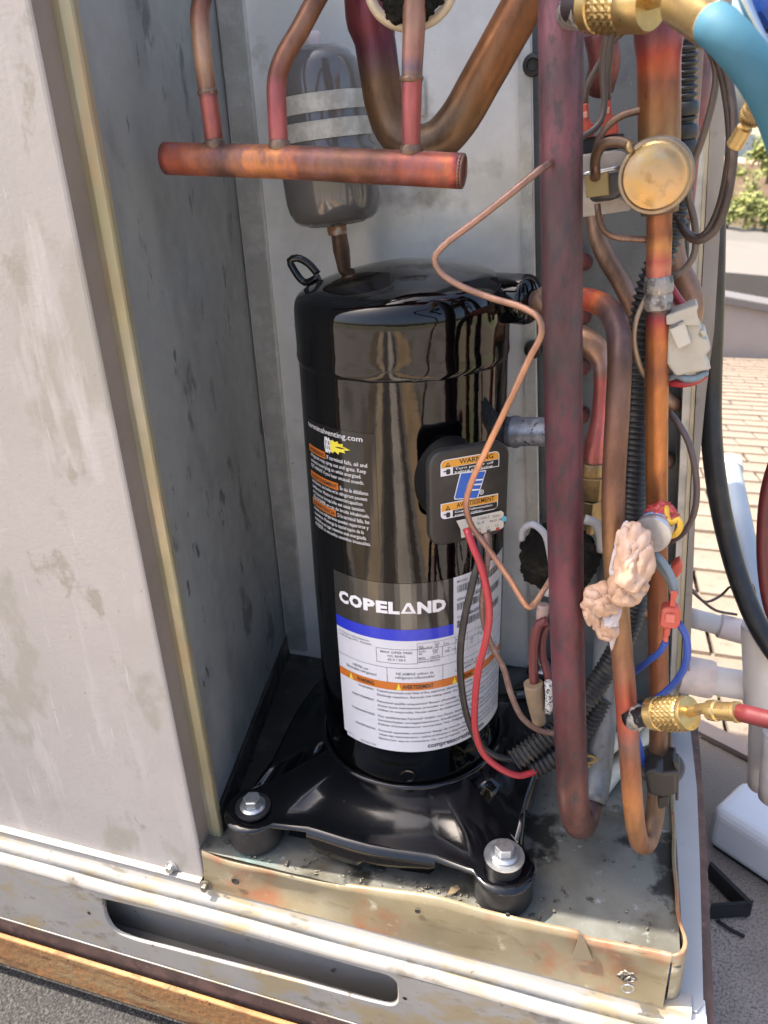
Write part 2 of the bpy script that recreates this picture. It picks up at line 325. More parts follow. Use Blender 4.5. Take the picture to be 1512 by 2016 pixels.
CURB = M('dark_curb', (.07, .06, .055), .8, 0, [((.10, .085, .075), 30, .45, .65)])
SHING = M('tan_shingle', (.30, .235, .175), .9, 0, [((.345, .275, .21), 3, .42, .62), ((.25, .19, .14), 40, .55, .7)], (180, .5, .004))
STUCCO = M('pale_stucco', (.13, .115, .10), .9, 0, [((.145, .13, .115), 1.2, .4, .7)], (40, .3, .01))

MAR = [(0, (.25, .085, .09)), (.12, (.27, .11, .12)), (.3, (.19, .095, .095)), (.45, (.17, .08, .08)), (.62, (.23, .06, .075)), (.78, (.22, .055, .065)), (1, (.20, .08, .07))]
CU_SUCT = copper('maroon_copper', MAR, .42, .35, (.085, .065, .07), (.50, .66), .25, 45)
CU_FEED2 = copper('feeder_copper_pink', [(0, (.36, .21, .12)), (.3, (.50, .29, .19)), (.38, (.38, .24, .24)), (.42, (.30, .17, .14)), (.46, (.50, .14, .13)), (.9, (.50, .15, .13)), (1, (.24, .13, .13))], .36, .65, (.20, .10, .10), (.58, .78), .03)
CU_DULL = copper('dull_copper', [(0, (.20, .13, .09)), (.5, (.26, .16, .11)), (1, (.22, .13, .10))], .42, .6, (.10, .07, .06), (.54, .72), .1)
CU_RED = copper('return_bend_copper', [(0, (.15, .05, .05)), (.5, (.22, .07, .065)), (1, (.15, .05, .05))], .45, .5, (.07, .04, .04), (.54, .72), .1)
CU_CAP = copper('capillary_copper', [(0, (.26, .15, .12)), (.2, (.28, .17, .13)), (.4, (.36, .19, .12)), (.55, (.50, .24, .13)), (.7, (.24, .13, .11)), (.86, (.60, .33, .21)), (1, (.45, .30, .22))], .4, .6, (.2, .11, .09), (.6, .78), .05)
CU_ASH = copper('ashen_tube', [(0, (.14, .15, .16)), (.4, (.20, .22, .25)), (.6, (.22, .24, .27)), (1, (.16, .17, .19))], .5, .4, (.10, .09, .08), (.55, .72), .1)

# ------------------------------------------------------------------ lettering
_tc = {}
def text_geo(s, bold=0.0):
    k = (s, bold)
    if k in _tc: return _tc[k]
    cu = bpy.data.curves.new('t', 'FONT'); cu.body = s; cu.size = 1; cu.resolution_u = 2; cu.offset = bold
    o = bpy.data.objects.new('t', cu); COL.objects.link(o)
    dg = bpy.context.evaluated_depsgraph_get(); me = bpy.data.meshes.new_from_object(o.evaluated_get(dg))
    v = [(p.co.x, p.co.y) for p in me.vertices]; f = [tuple(p.vertices) for p in me.polygons]
    bpy.data.objects.remove(o); bpy.data.curves.remove(cu); bpy.data.meshes.remove(me)
    _tc[k] = (v, f); return v, f
class Print:
    """flat print gathered in label coordinates (metres) and laid on a surface by a map function"""
    def __init__(s): s.v = []; s.f = []
    def text(s, t, x, y, h, w=None, bold=0.0, align='l', skew=0):
        v, f = text_geo(t, bold)
        if not v: return
        x0 = min(p[0] for p in v); x1 = max(p[0] for p in v); sc = h/.70; sx = (w/(x1-x0)) if w else sc
        ox = {'l': 0, 'c': -(x1-x0)*sx/2, 'r': -(x1-x0)*sx}[align]
        b = len(s.v); s.v += [(x+ox+(p[0]-x0)*sx+skew*p[1]*sc, y+p[1]*sc) for p in v]; s.f += [tuple(b+i for i in q) for q in f]
    def rect(s, x0, y0, x1, y1, n=1):
        for i in range(n):
            a, c = x0+(x1-x0)*i/n, x0+(x1-x0)*(i+1)/n; b = len(s.v)
            s.v += [(a, y0), (c, y0), (c, y1), (a, y1)]; s.f.append((b, b+1, b+2, b+3))
    def poly(s, pts):
        b = len(s.v); s.v += list(pts); s.f.append(tuple(range(b, b+len(pts))))
    def rrect(s, x0, y0, x1, y1, r, corners=(1, 1, 1, 1)):
        pts = []
        for (cx, cy, a0, on) in ((x1-r, y0+r, -90, corners[0]), (x1-r, y1-r, 0, corners[1]), (x0+r, y1-r, 90, corners[2]), (x0+r, y0+r, 180, corners[3])):
            if on: pts += [(cx+r*math.cos(math.radians(a0+i*18)), cy+r*math.sin(math.radians(a0+i*18))) for i in range(6)]
            else: pts.append({-90: (x1, y0), 0: (x1, y1), 90: (x0, y1), 180: (x0, y0)}[a0])
        s.poly(pts)
    def lay(s, name, fn, off, m, parent):
        if not s.v: return None
        return mesh(name, [fn(u, v, off) for u, v in s.v], s.f, m, parent)

# ================================================================== THE SETTING
ZR = -0.27                                          # flat roof the unit stands on
def sheet(name, x0, x1, y0, y1, z, m, kind='structure'):
    o = mesh(name, [(x0, y0, z), (x1, y0, z), (x1, y1, z), (x0, y1, z)], [(0, 1, 2, 3)], m); return props(o, kind=kind)
GRASS = M('distant_ground', (.20, .17, .11), .95, 0, [((.12, .14, .06), .15, .45, .6), ((.28, .23, .15), .06, .5, .65)])
sheet('ground', -900, 900, -900, 1500, -4.2, GRASS)
e0 = at(1378, 1453, Z=ZR); e1 = at(1487, 1509, Z=ZR)
dE = (e1-e0).normalized()
pL, pR = e0-dE*7, e0+dE*7
roof = prism('flat_roof', [Vector((pL.x, -7, ZR)), Vector((pR.x, -7, ZR)), Vector((pR.x, pR.y, ZR)), Vector((pL.x, pL.y, ZR))], (0, 0, -.25), ROOFG)
props(roof, kind='structure')
SHADEG = M('shade_dark_gravel', (.045, .042, .040), .95, 0, [((.085, .08, .075), 240, .5, .58), ((.018, .017, .017), 330, .52, .60), ((.15, .145, .15), 420, .64, .69)], (300, 1.0, .005))
sheet('shade_strip', -4, .262, -.62, -.125, ZR+.004, SHADEG)  # dark sheet: shade on the roof before the unit put into its colour
# added roof strips behind the camera, unseen, for streaks in the shell's reflection
for i, (x0_, x1_, y0_, y1_, c_) in enumerate(((-.95, -.62, -5.5, -.72, (.20, .15, .10)), (-.55, -.30, -5.5, -.80, (.60, .45, .29)), (-.24, .02, -5.5, -.70, (.10, .08, .065)), (.08, .34, -5.5, -.74, (.62, .54, .45)), (.40, .52, -5.5, -.70, (.08, .06, .05)), (.62, 1.2, -5.5, -.8, (.52, .35, .20)))):
    sheet('reflection_strip', x0_, x1_, y0_, y1_, ZR+.004, M('reflection_strip_%d' % i, c_, .9, 0, [(tuple(v*.7 for v in c_), 3, .45, .6)]))
# edge flashing along the roof's far edge
nE = Vector((-dE.y, dE.x, 0))
fl = prism('roof_edge_flashing', [pL+Vector((0, 0, .004)), pR+Vector((0, 0, .004)), pR+nE*.03+Vector((0, 0, .004)), pL+nE*.03+Vector((0, 0, .004))], (0, 0, .008), M('flashing_metal', (.22, .17, .14), .6, .2))
props(fl, 'brown metal flashing strip along the far edge of the flat roof', 'flashing')

# the lower shingled roof beyond
lr = thing('shingled_roof', 'sunlit tan shingle roof below the flat roof, right of the unit', 'roof', (1.2, 3, -.8))
SL = -.15; Y0 = e0.y+.05
def rz(y): return ZR-.05+SL*(y-Y0)
kz = math.sqrt(1+SL*SL)
yend = 6.9
prism('roof_deck', [Vector((-1.2, Y0, rz(Y0)-.03)), Vector((5, Y0, rz(Y0)-.03)), Vector((5, yend, rz(yend)-.03)), Vector((-1.2, yend, rz(yend)-.03))], (0, 0, -.1), SHING, lr)
bm = bmesh.new(); bm_box(bm, (-.095, -.09, -.005), (.095, .09, .005)); sme = bpy.data.meshes.new('shingle'); bm.to_mesh(sme); bm.free(); sme.materials.append(SHING)
rot = math.atan(SL)
cnt = 0; y = Y0+.08; row = 0; far = []
inv = Matrix.Translation(-Vector(lr.location))
while y < yend-.05:
    xs = -(row % 2)*.1
    for i in range(-4, 40):
        x = .30+xs+i*.2+random.uniform(-.004, .004)
        q = CM @ (np.array((x, y, rz(y)))-CAM)
        px, py = q[0]/q[2]*F+PCX, q[1]/q[2]*F+PCY
        mt = Matrix.Translation((x, y, rz(y)+.003+random.uniform(0, .004))) @ Matrix.Rotation(rot-.045, 4, 'X') @ Matrix.Rotation(random.uniform(-.012, .012), 4, 'Z')
        if 1350 < px < 1560 and 650 < py < 1560 and cnt < 300:
            o = bpy.data.objects.new('shingle', sme); COL.objects.link(o); o.parent = lr; o.matrix_parent_inverse = inv; o.matrix_world = mt; o.matrix_basis = mt; cnt += 1
        elif x < 4.6: far.append(mt)
    y += .165; row += 1
bm = bmesh.new()
for mt in far: bm_box(bm, (-.095, -.09, -.005), (.095, .09, .005), mt)
props(from_bm('shingle_courses', bm, SHING, lr), kind='stuff')

# parapet and roofs beyond the shingles
def back_slab(name, pix, Y, th, m, label, cat): return props(own(slab(name, pix, Y, th, m)), label, cat)
PARA = M('parapet_stucco', (.30, .265, .245), .9, 0, [((.34, .30, .28), 1.5, .4, .7)], (40, .3, .01))
pw = thing('parapet_wall', 'long pinkish grey stucco parapet wall beyond the tan shingle roof', 'wall', at(1460, 690, Y=7.0))
slab('wall_face', [(1250, 790), (1700, 800), (1700, 640), (1250, 560)], 7.0, .2, PARA, pw)
slab('coping', [(1250, 568), (1700, 650), (1700, 632), (1250, 550)], 6.95, .3, M('coping_grey', (.12, .11, .11), .7), pw, .01)
fr_ = thing('flat_roof_slab', 'pale concrete roof slab just behind the stucco parapet wall', 'roof', at(1460, 540, Y=9.0))
slab('fascia', [(1250, 640), (1700, 640), (1700, 560), (1250, 520)], 9.0, 3, STUCCO, fr_)
slab('upper_step', [(1250, 560), (1700, 600), (1700, 508), (1250, 470)], 12.5, 3, M('pale_roof_coating', (.12, .11, .095), .9, 0, [((.10, .092, .08), .8, .4, .7)]), fr_)
yw = back_slab('yellow_wall', [(1462, 475), (1800, 560), (1800, 455), (1440, 458)], 18, .4, M('yellow_stucco', (.24, .185, .065), .9, 0, [((.21, .165, .065), .6, .4, .7)]), 'yellow stucco wall under the shrubs at the far right', 'wall')
# houses
def house(name, pix_wall, pix_roof, Y, depth, wm, rm, label):
    t = thing(name, label, 'house', at(pix_wall[0][0], pix_wall[0][1], Y=Y))
    slab('wall', pix_wall, Y, depth, wm, t)
    r = slab('roof', pix_roof, Y-.5, depth+1, rm, t)
    return t
TILE = M('clay_tile_roof', (.44, .31, .21), .9, 0, [((.36, .24, .16), 2.5, .45, .65)])
SLATE = M('blue_slate_roof', (.24, .27, .30), .8, 0, [((.18, .21, .24), 1.2, .45, .65)])
TANW = M('tan_house_wall', (.50, .38, .25), .9, 0, [((.44, .33, .22), .7, .4, .7)])
house('tan_house', [(1405, 470), (1620, 480), (1620, 385), (1405, 378)], [(1395, 385), (1640, 392), (1600, 338), (1440, 318)], 26, 6, TANW, TILE, 'tan house with clay coloured roof behind the shrubs')
house('slate_roof_house', [(1405, 400), (1700, 400), (1700, 320), (1405, 320)], [(1400, 325), (1700, 340), (1640, 288), (1440, 258)], 42, 8, M('white_house_wall', (.5, .5, .48), .9), SLATE, 'far house with blue grey slate roof under the sky')
# shrubs and the tree
LEAF = M('shrub_leaves', (.13, .15, .03), .7, 0, [((.20, .21, .05), 3, .45, .62), ((.08, .10, .022), 6, .5, .65)])
BARK = M('shrub_bark', (.10, .07, .05), .9)
def leafy(name, c, rad, n, leaf, label, cat, seed):
    rnd = random.Random(seed); t = thing(name, label, cat, c-Vector((0, 0, rad.z)))
    tube('trunk', [c-Vector((0, 0, rad.z*1.05)), c-Vector((0, 0, rad.z*.4)), c+Vector((rad.x*.1, 0, rad.z*.3))], [rad.x*.10, rad.x*.07, rad.x*.02], BARK, t, seg=8, step=rad.z*.2)
    bm = bmesh.new(); cl = [Vector((rnd.gauss(0, .42), rnd.gauss(0, .42), rnd.gauss(0.05, .42))) for _ in range(16)]
    for i in range(n):
        k = rnd.choice(cl); d = k+Vector((rnd.gauss(0, .17), rnd.gauss(0, .17), rnd.gauss(0, .15)))
        p = c+Vector((d.x*rad.x, d.y*rad.y, d.z*rad.z)); u = Vector((rnd.gauss(0, 1), rnd.gauss(0, 1), rnd.gauss(0, 1))).normalized(); w = u.orthogonal().normalized(); s = leaf*rnd.uniform(.6, 1.4)
        v = [bm.verts.new(q) for q in (p-u*s, p+w*s*.45, p+u*s, p-w*s*.45)]; bm.faces.new(v)
    from_bm('crown', bm, LEAF, t); return t
for i, (px, py, Y, rx, rz_, n, lb) in enumerate([(1436, 412, 15, .30, .30, 420, 'low olive green shrub nearest the unit, by the dark cable loops'), (1474, 396, 15.5, .34, .42, 520, 'olive green shrub with thin gaps, above the yellow wall'), (1512, 412, 15, .32, .38, 460, 'olive green shrub cut by the right edge of the photo')]):
    leafy('shrub', at(px, py, Y=Y), Vector((rx, rx, rz_)), n, .045, lb, 'shrub', i); 
leafy('tree', at(1520, 312, Y=20), Vector((.62, .6, .50)), 1500, .06, 'bright green tree crown at the right edge below the sky', 'tree', 9)

# ================================================================== THE CABINET
LW0 = Vector((-.182, -.088, 0)); LW1 = Vector((-.238, .213, 0)); YB = .215; ZT = 1.25; ZF = 0.0
cab = thing('unit_cabinet', 'open grey sheet metal cabinet of a rooftop air conditioner holding the compressor', 'cabinet', (0, .1, -.16))
# front panel left of the opening
YPn = -.1115; PXe = at(385, 1640, Y=YPn).x
fp = prism('front_panel', [Vector(p) for p in ((-1.1, YPn, -.0395), (PXe-.003, YPn, -.0395), (PXe-.001, YPn+.0005, -.0395), (PXe, YPn+.002, -.0395), (PXe, -.085, -.0395), (-1.1, -.085, -.0395))], (0, 0, ZT+.0395), PANEL, cab)
prism('panel_return', [Vector(p) for p in ((PXe+.0002, YPn+.0018, -.036), (-.1965, -.0905, -.036), (-.1965, -.086, -.036), (PXe+.0002, -.086, -.036))], (0, 0, ZT+.036), RETURN, cab)
N = 40; V = []; FC = []
for i in range(N+1):
    z = -.002+(ZT+.002)*i/N; w = .0006*vnoise((0, 0, z), 14)+.0004*vnoise((0, 0, z), 45, 2)
    V += [(-.1963, -.0905, z), (-.1880+w*.5, -.0917, z), (-.1808+w, -.0905, z), (-.1800+w, -.0885, z), (-.1800+w, -.084, z), (-.1963, -.084, z)]
for i in range(N):
    for j in range(5): FC.append((i*6+j, i*6+j+1, i*6+7+j, i*6+6+j))
mesh('opening_edge', V, FC, CHROM, cab)
# bottom flange of the front panel (catches the sun) and the step under it
prism('panel_foot_flange', [Vector(p) for p in ((-1.1, YPn+.001, -.0400), (-.1960, YPn+.001, -.0400), (-.1960, -.1182, -.0408), (-1.1, -.1182, -.0408))], (0, 0, -.002), PAN, cab, .0006)
# dividing wall inside the compartment, on a low curb strip
d = (LW1-LW0); nrm = Vector((-d.y, d.x, 0)).normalized()
def wallslab(name, a, b, z0, z1, th, m, par, bevel=0):
    t = (b-a); nn = Vector((t.y, -t.x, 0)).normalized()
    return prism(name, [Vector((a.x, a.y, z0)), Vector((b.x, b.y, z0)), Vector((b.x, b.y, z1)), Vector((a.x, a.y, z1))], -nn*th, m, par, bevel)
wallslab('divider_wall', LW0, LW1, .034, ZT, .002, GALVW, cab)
wallslab('divider_curb', LW0+Vector((.003, .002, 0)), LW1+Vector((.003, 0, 0)), -.01, .032, .003, DKTRAY, cab)
# back wall, its corner strip and its right edge strip
ax0 = at(1046, 0, Y=YB); ax1 = at(1064, 1200, Y=YB)
def bwx(z): return ax0.x+(ax1.x-ax0.x)*(z-ax0.z)/(ax1.z-ax0.z)
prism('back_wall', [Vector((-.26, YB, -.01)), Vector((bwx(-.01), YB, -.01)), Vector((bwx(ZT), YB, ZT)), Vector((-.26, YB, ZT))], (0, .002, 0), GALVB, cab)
prism('corner_strip', [Vector((-.2345, YB-.006, .012)), Vector((-.2095, YB-.006, .012)), Vector((-.2095, YB-.006, ZT)), Vector((-.2345, YB-.006, ZT))], (0, .002, 0), GALV, cab)
prism('corner_strip_return', [Vector((-.2093, YB-.006, .012)), Vector((-.2080, YB-.0058, .012)), Vector((-.2080, YB-.0058, ZT)), Vector((-.2093, YB-.006, ZT))], (0, .0055, 0), GALV, cab)
prism('back_wall_edge', [Vector((bwx(-.01)-.012, YB-.004, -.01)), Vector((bwx(-.01)-.001, YB-.004, -.01)), Vector((bwx(ZT)-.001, YB-.004, ZT)), Vector((bwx(ZT)-.012, YB-.004, ZT))], (0, .003, 0), GALV, cab)
for px_, py_ in ((1050, 128), (1050, 688)):
    q = at(px_, py_, Y=YB-.006)
    lathe('wall_grommet', [(.0085, -.004), (.0095, 0), (.0085, .004), (.0055, .005), (.0045, .002), (0, .001)], axis_frame(q, (0, -1, 0)), RUBBER, cab, 24)
# coil end plate behind the pipes with its return bends
coil = prism('coil_end_plate', [Vector((bwx(-.01)-.03, YB+.028, -.01)), Vector((.275, YB+.028, -.01)), Vector((.150, YB+.028, ZT)), Vector((bwx(ZT)-.03, YB+.028, ZT))], (0, .002, 0), M('coil_plate_steel', (.15, .165, .17), .5, .4, [((.11, .12, .125), 20, .45, .66), ((.22, .23, .23), 300, .6, .72)], (300, .1)), cab)
for i in range(9):
    z = .60-i*.052; x = bwx(z)+.022
    tube('return_bend', [Vector((x, YB+.03, z)), Vector((x+.001, YB+.012, z)), Vector((x+.006, YB-.001, z-.007)), Vector((x+.013, YB-.004, z-.0145)), Vector((x+.020, YB-.001, z-.022)), Vector((x+.025, YB+.012, z-.029)), Vector((x+.026, YB+.03, z-.029))], .0072, CU_RED, coil, seg=10, step=.006)
for i in range(6):
    z = .47-i*.062; p = at(1325+i*1, 800, Y=YB+.01)
    x = at(1326, 850, Y=YB).x+.002*(6-i)*-.5
    tube('return_bend', [Vector((x-.024, YB+.03, z)), Vector((x-.023, YB+.01, z)), Vector((x-.012, YB-.004, z-.010)), Vector((x, YB-.002, z-.02)), Vector((x+.004, YB+.014, z-.027)), Vector((x+.004, YB+.03, z-.027))], .0072, CU_DULL, coil, seg=10, step=.006)
# corner post at the right
def edge(x0, y0, x1, y1): return lambda y: x0+(x1-x0)*(y-y0)/(y1-y0)
E0 = edge(1378, 0, 1316, 1420); E1 = edge(1404, 0, 1326, 1420); E2 = edge(1411, 0, 1334, 1420); E3 = edge(1443, 0, 1352, 1420)
def stripe(name, a, b, Y, th, m, parent, top=-1200, bot=1425, bevel=0):
    return prism(name, [at(a(bot), bot, Y=Y), at(b(bot), bot, Y=Y), at(b(top), top, Y=Y), at(a(top), top, Y=Y)], (0, th, 0), m, parent, bevel)
post = stripe('corner_post', E0, E1, .205, .045, GALV, cab)
stripe('post_zinc_edge', E1, E2, .203, .012, CHROM, post)
prism('post_outer_column', [at(E2(1425)+2, 1425, Y=.200), at(1354, 1425, Y=.200), at(1370, 985, Y=.200), at(1390, 774, Y=.200), at(1406, 650, Y=.200), at(1424, 347, Y=.200), at(1441, 0, Y=.2), at(1490, -1200, Y=.200), at(E2(-1200)+1, -1200, Y=.200)], (0, .06, 0), M('post_paint', (.24, .22, .20), .5, .1, [((.30, .28, .25), 25, .42, .64, (1, 1, .3)), ((.15, .14, .13), 40, .6, .72)], (200, .1)), post)
prism('coil_side', [Vector((.273, .262, -.01)), Vector((.275, .262, -.01)), Vector((.132, .262, ZT)), Vector((.130, .262, ZT))], (0, .24, 0), DARK, cab)
prism('rear_panel', [Vector((-1.1, .50, -.14)), Vector((.275, .50, -.14)), Vector((.130, .50, ZT)), Vector((-1.1, .50, ZT))], (0, .003, 0), PANEL, cab)
prism('left_panel', [Vector((-1.1, -.1, -.14)), Vector((-1.1, .5, -.14)), Vector((-1.1, .5, ZT)), Vector((-1.1, -.1, ZT))], (-.003, 0, 0), PANEL, cab)
box('top_cover', (-1.12, -.115, ZT), (-.178, .515, ZT+.03), PANEL, cab, .004)
# tray floor and the bent, chromated front lip
nx, ny = 60, 44; V = []; FC = []
def side_x(y): return at(1338, 1800, Z=.0).x+(at(1322, 1440, Z=0).x-at(1338, 1800, Z=0).x)*(y+.06)/.25
for j in range(ny+1):
    y = -.111+.355*j/ny; xl = -.1955 if y < -.086 else -.24; xrr = side_x(y)-.001
    for i in range(nx+1):
        x = xl+(xrr-xl)*i/nx
        V.append((x, y, ZF+.0012*vnoise((x, y, 0), 16)+.0006*vnoise((x, y, 1), 45)))
dark_part = []  # faces with the darker base colour, towards the back and left
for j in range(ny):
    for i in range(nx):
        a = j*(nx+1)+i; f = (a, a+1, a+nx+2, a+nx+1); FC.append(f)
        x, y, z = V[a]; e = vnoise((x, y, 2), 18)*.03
        dark_part.append(y > -.062+e+(.04 if x > .03 else 0) and x < .085+e)
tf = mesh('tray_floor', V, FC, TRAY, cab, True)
tf.data.materials.append(DKTRAY)
for p, dflag in zip(tf.data.polygons, dark_part): p.material_index = 1 if dflag else 0
topx = [(398, 1672), (440, 1690), (529, 1711), (638, 1735), (747, 1750), (857, 1765), (966, 1796), (1080, 1822), (1141, 1836), (1146, 1842), (1220, 1858), (1290, 1872), (1322, 1879)]
YL = -.110
tp, _ = catmull([at(x, y, Y=YL) for x, y in topx], .006)
n = len(tp); V = []; FC = []; rows = 7
for i, p in enumerate(tp):
    k = i/(n-1); dent = .0028*math.sin(k*8.5)*math.exp(-((k-.42)/.3)**2)+.0012*vnoise(p, 30)
    zb = -.0455
    V.append((p.x, p.y+.0022, p.z-.0006)); V.append((p.x, p.y, p.z)); V.append((p.x, p.y-.0018, p.z-.0008))
    for r in range(1, rows+1):
        t = r/rows; V.append((p.x, p.y-.0022+dent*math.sin(t*math.pi)*1.6-.0056*t*t, p.z-.001+(zb-p.z+.001)*t))
w = rows+3
for i in range(n-1):
    for j in range(w-1): FC.append((i*w+j, i*w+j+1, (i+1)*w+j+1, (i+1)*w+j))
lip = mesh('tray_lip', V, FC, LIP, cab, True)
lend = tp[-1]
# lip corner turning back along the right side
V = []; FC = []; path, _ = catmull([lend, lend+Vector((.008, .004, .001)), lend+Vector((.012, .014, .002)), at(1338, 1800, Z=.012), at(1330, 1700, Z=.012), at(1326, 1600, Z=.012), at(1322, 1480, Z=.010), at(1320, 1440, Z=.010)], .008)
for i, p in enumerate(path):
    wv = .0015*vnoise(p, 25)
    V += [(p.x-.002+wv, p.y+.001, p.z-.002), (p.x+wv, p.y, p.z), (p.x+.0015+wv, p.y-.001, p.z-.001), (p.x+.003, p.y-.0015, -.044)]
for i in range(len(path)-1):
    for j in range(3): FC.append((i*4+j, i*4+j+1, i*4+5+j, i*4+4+j))
mesh('tray_side_lip', V, FC, LIP, cab, True)
# overlapping torn patch on the lip
q = [at(1142, 1838, Y=YL-.004), at(1147, 1842, Y=YL-.004), at(1168, 1892, Y=YL-.005), at(1126, 1886, Y=YL-.005)]
prism('lip_notch', q, (0, .001, 0), M('lip_notch_steel', (.27, .22, .15), .45, .3), lip)
# base pan: top step, rounded shoulder, front face with the slot
def arc(cx, cz, r, a0, a1, n): return [(cx+r*math.cos(math.radians(a0+(a1-a0)*i/n)), cz+r*math.sin(math.radians(a0+(a1-a0)*i/n))) for i in range(n+1)]
YF = -.140; ZBOT = -.160; XR = .2755; ZS = -.0445
prof = [(-.100, -.0440), (-.1155, -.0445), (-.1166, -.0450), (-.1172, -.0465), (-.1188, -.0535), (-.1200, -.0550), (-.131, -.0558)] + arc(-.131, -.0648, .009, 90, 180, 6)
xs = [-1.1+(XR+1.1)*i/90 for i in range(91)]
V = []; FC = []; w = len(prof)
for i, x in enumerate(xs):
    wv = .0007*vnoise((x, 0, 0), 9)
    for (y, z) in prof: V.append((x, y+wv, z+wv))
for i in range(90):
    for j in range(w-1): FC.append((i*w+j, (i+1)*w+j, (i+1)*w+j+1, i*w+j+1))
mesh('base_shoulder', V, FC, PAN, cab, True)
zf1 = prof[-1][1]
# front face with a rounded slot: outline from the photo, with a rolled-in rim
sl0 = [(200, 1768), (330, 1800), (470, 1838), (600, 1874), (720, 1908), (765, 1921), (781, 1934), (785, 1955), (783, 1975), (772, 1981), (740, 1975), (600, 1938), (470, 1905), (330, 1868), (262, 1850), (225, 1833), (207, 1805)]
slot = [at(x, y, Y=YF) for x, y in sl0]
slot, _ = catmull(slot+[slot[0]], .006); slot = slot[:-1]
bm = bmesh.new()
outer = [Vector((-1.1, YF, ZBOT)), Vector((XR, YF, ZBOT)), Vector((XR, YF, zf1)), Vector((-1.1, YF, zf1))]
ov = [bm.verts.new(p) for p in outer]; oe = [bm.edges.new((ov[i], ov[(i+1) % 4])) for i in range(4)]
sv = [bm.verts.new(p) for p in slot]; se = [bm.edges.new((sv[i], sv[(i+1) % len(sv)])) for i in range(len(sv))]
bmesh.ops.triangle_fill(bm, use_beauty=True, edges=oe+se, normal=(0, -1, 0))
cen = sum(slot, Vector())/len(slot); prev = sv
for k, (dy, sh) in enumerate(((.0007, .0008), (.0018, .0016), (.0032, .0020))):
    nv = []
    for p in slot:
        dd = (cen-p); dd.y = 0; dd = Vector((dd.x*.25, 0, dd.z)).normalized(); nv.append(bm.verts.new(p+dd*sh+Vector((0, dy, 0))))
    for i in range(len(nv)):
        f = bm.faces.new((prev[i], prev[(i+1) % len(nv)], nv[(i+1) % len(nv)], nv[i])); f.smooth = True
    prev = nv
from_bm('base_front_face', bm, PAN, cab)
box('slot_back', (-.5, -.112, -.166), (.2, -.110, -.060), DARK, cab)
box('slot_floor', (-.5, YF+.004, -.1615), (.2, -.1125, -.1580), DARK, cab)
box('base_bottom_lip', (-1.1, YF-.0006, -.1645), (XR, -.10, -.1618), PAN, cab, .001)
# blue-grey flange at the right side of the pan with its white corner
zS = ZS-.004
pa, pb, pc, pd = at(1341, 1880, Z=zS), at(1384, 1975, Z=zS), at(1358, 1425, Z=zS), at(1320, 1425, Z=zS)
fl = [at(1306, 1955, Z=zS), at(1318, 1972, Z=zS), at(1372, 1992, Z=zS), at(1385, 1975, Z=zS), at(1378, 1700, Z=zS), at(1372, 1550, Z=zS), at(1358, 1425, Z=zS), at(1322, 1425, Z=zS), at(1328, 1600, Z=zS), at(1340, 1800, Z=zS), at(1336, 1890, Z=zS)]
prism('side_flange', fl, (0, 0, -.002), FLANGE, cab, .0005)
prism('side_flange_corner', [at(1302, 1962, Z=zS-.004), at(1388, 1968, Z=zS-.004), at(1395, 2040, Z=zS-.004), at(1330, 2040, Z=zS-.004)], (0, 0, -.06), M('white_corner_paint', (.62, .62, .60), .45), cab, .001)
prism('side_skirt', [at(1383, 1975, Z=zS-.002), at(1356, 1425, Z=zS-.002), at(1353, 1425, Z=zS-.002), at(1380, 1975, Z=zS-.002)], (0, 0, -.02), FLANGE, cab)
DKZ = M('grimy_screw', (.20, .18, .15), .45, .6, [((.08, .07, .06), 200, .5, .65)])
# screws on the cabinet
def screw(px, py, Y, r, parent, m=ZINC, washer=True, depth=.005):
    p = at(px, py, Y=Y); fr = axis_frame(p, (0, -1, .05))
    o = lathe('screw', [(r*1.55, 0), (r*1.55, .0008), (r*1.25, .0014), (r*1.0, .0014)], fr, m, parent, 18) if washer else None
    h = hexa('screw_head' if washer else 'screw', fr @ Matrix.Translation((0, 0, .0012)), r, depth, m, o or parent, bevel=.0007)
screw(338, 1706, YPn-.0005, .0046, cab); screw(406, 1743, -.1185, .0040, cab, DKZ)
for p, r in (((463, 1735), .0045), ((822, 1794), .0028), ((1000, 1801), .0022)):
    q = at(p[0], p[1], Y=-.1165); lathe('screw_hole', [(r, 0), (r*.85, .0006), (r*.5, .0002), (0, .0001)], axis_frame(q, (0, -1, .08)), M('hole_dark', (.03, .025, .02), .7), cab, 14)
for p in ((175, 1798), (797, 1966)):
    q = at(p[0], p[1], Y=YF-.0004); lathe('rivet_hole', [(.0022, 0), (.001, .0002), (0, .0001)], axis_frame(q, (0, -1, 0)), INKK, cab, 12)
# bunch of twisted wire on the lip and a loose clip ring
tw = thing('twisted_wire_tie', 'twisted rusty wire knot on the right end of the yellowish lip', 'wire', at(1235, 1945, Y=-.122))
for k in range(4):
    pts = []
    for i in range(9):
        a = i*1.1+k*1.9; pts.append(at(1234+random.uniform(6, 20)*math.cos(a), 1922+random.uniform(4, 12)*math.sin(a*1.1+k), Y=-.1195-random.uniform(0, .004)))
    tube('strand', pts, .0010, DKZ, tw, seg=6, step=.003)
tube('ring', [at(1236+11*math.cos(a), 1946+8*math.sin(a), Y=-.1235) for a in [i*.7 for i in range(10)]], .0011, ZINC, tw, seg=6, step=.003)

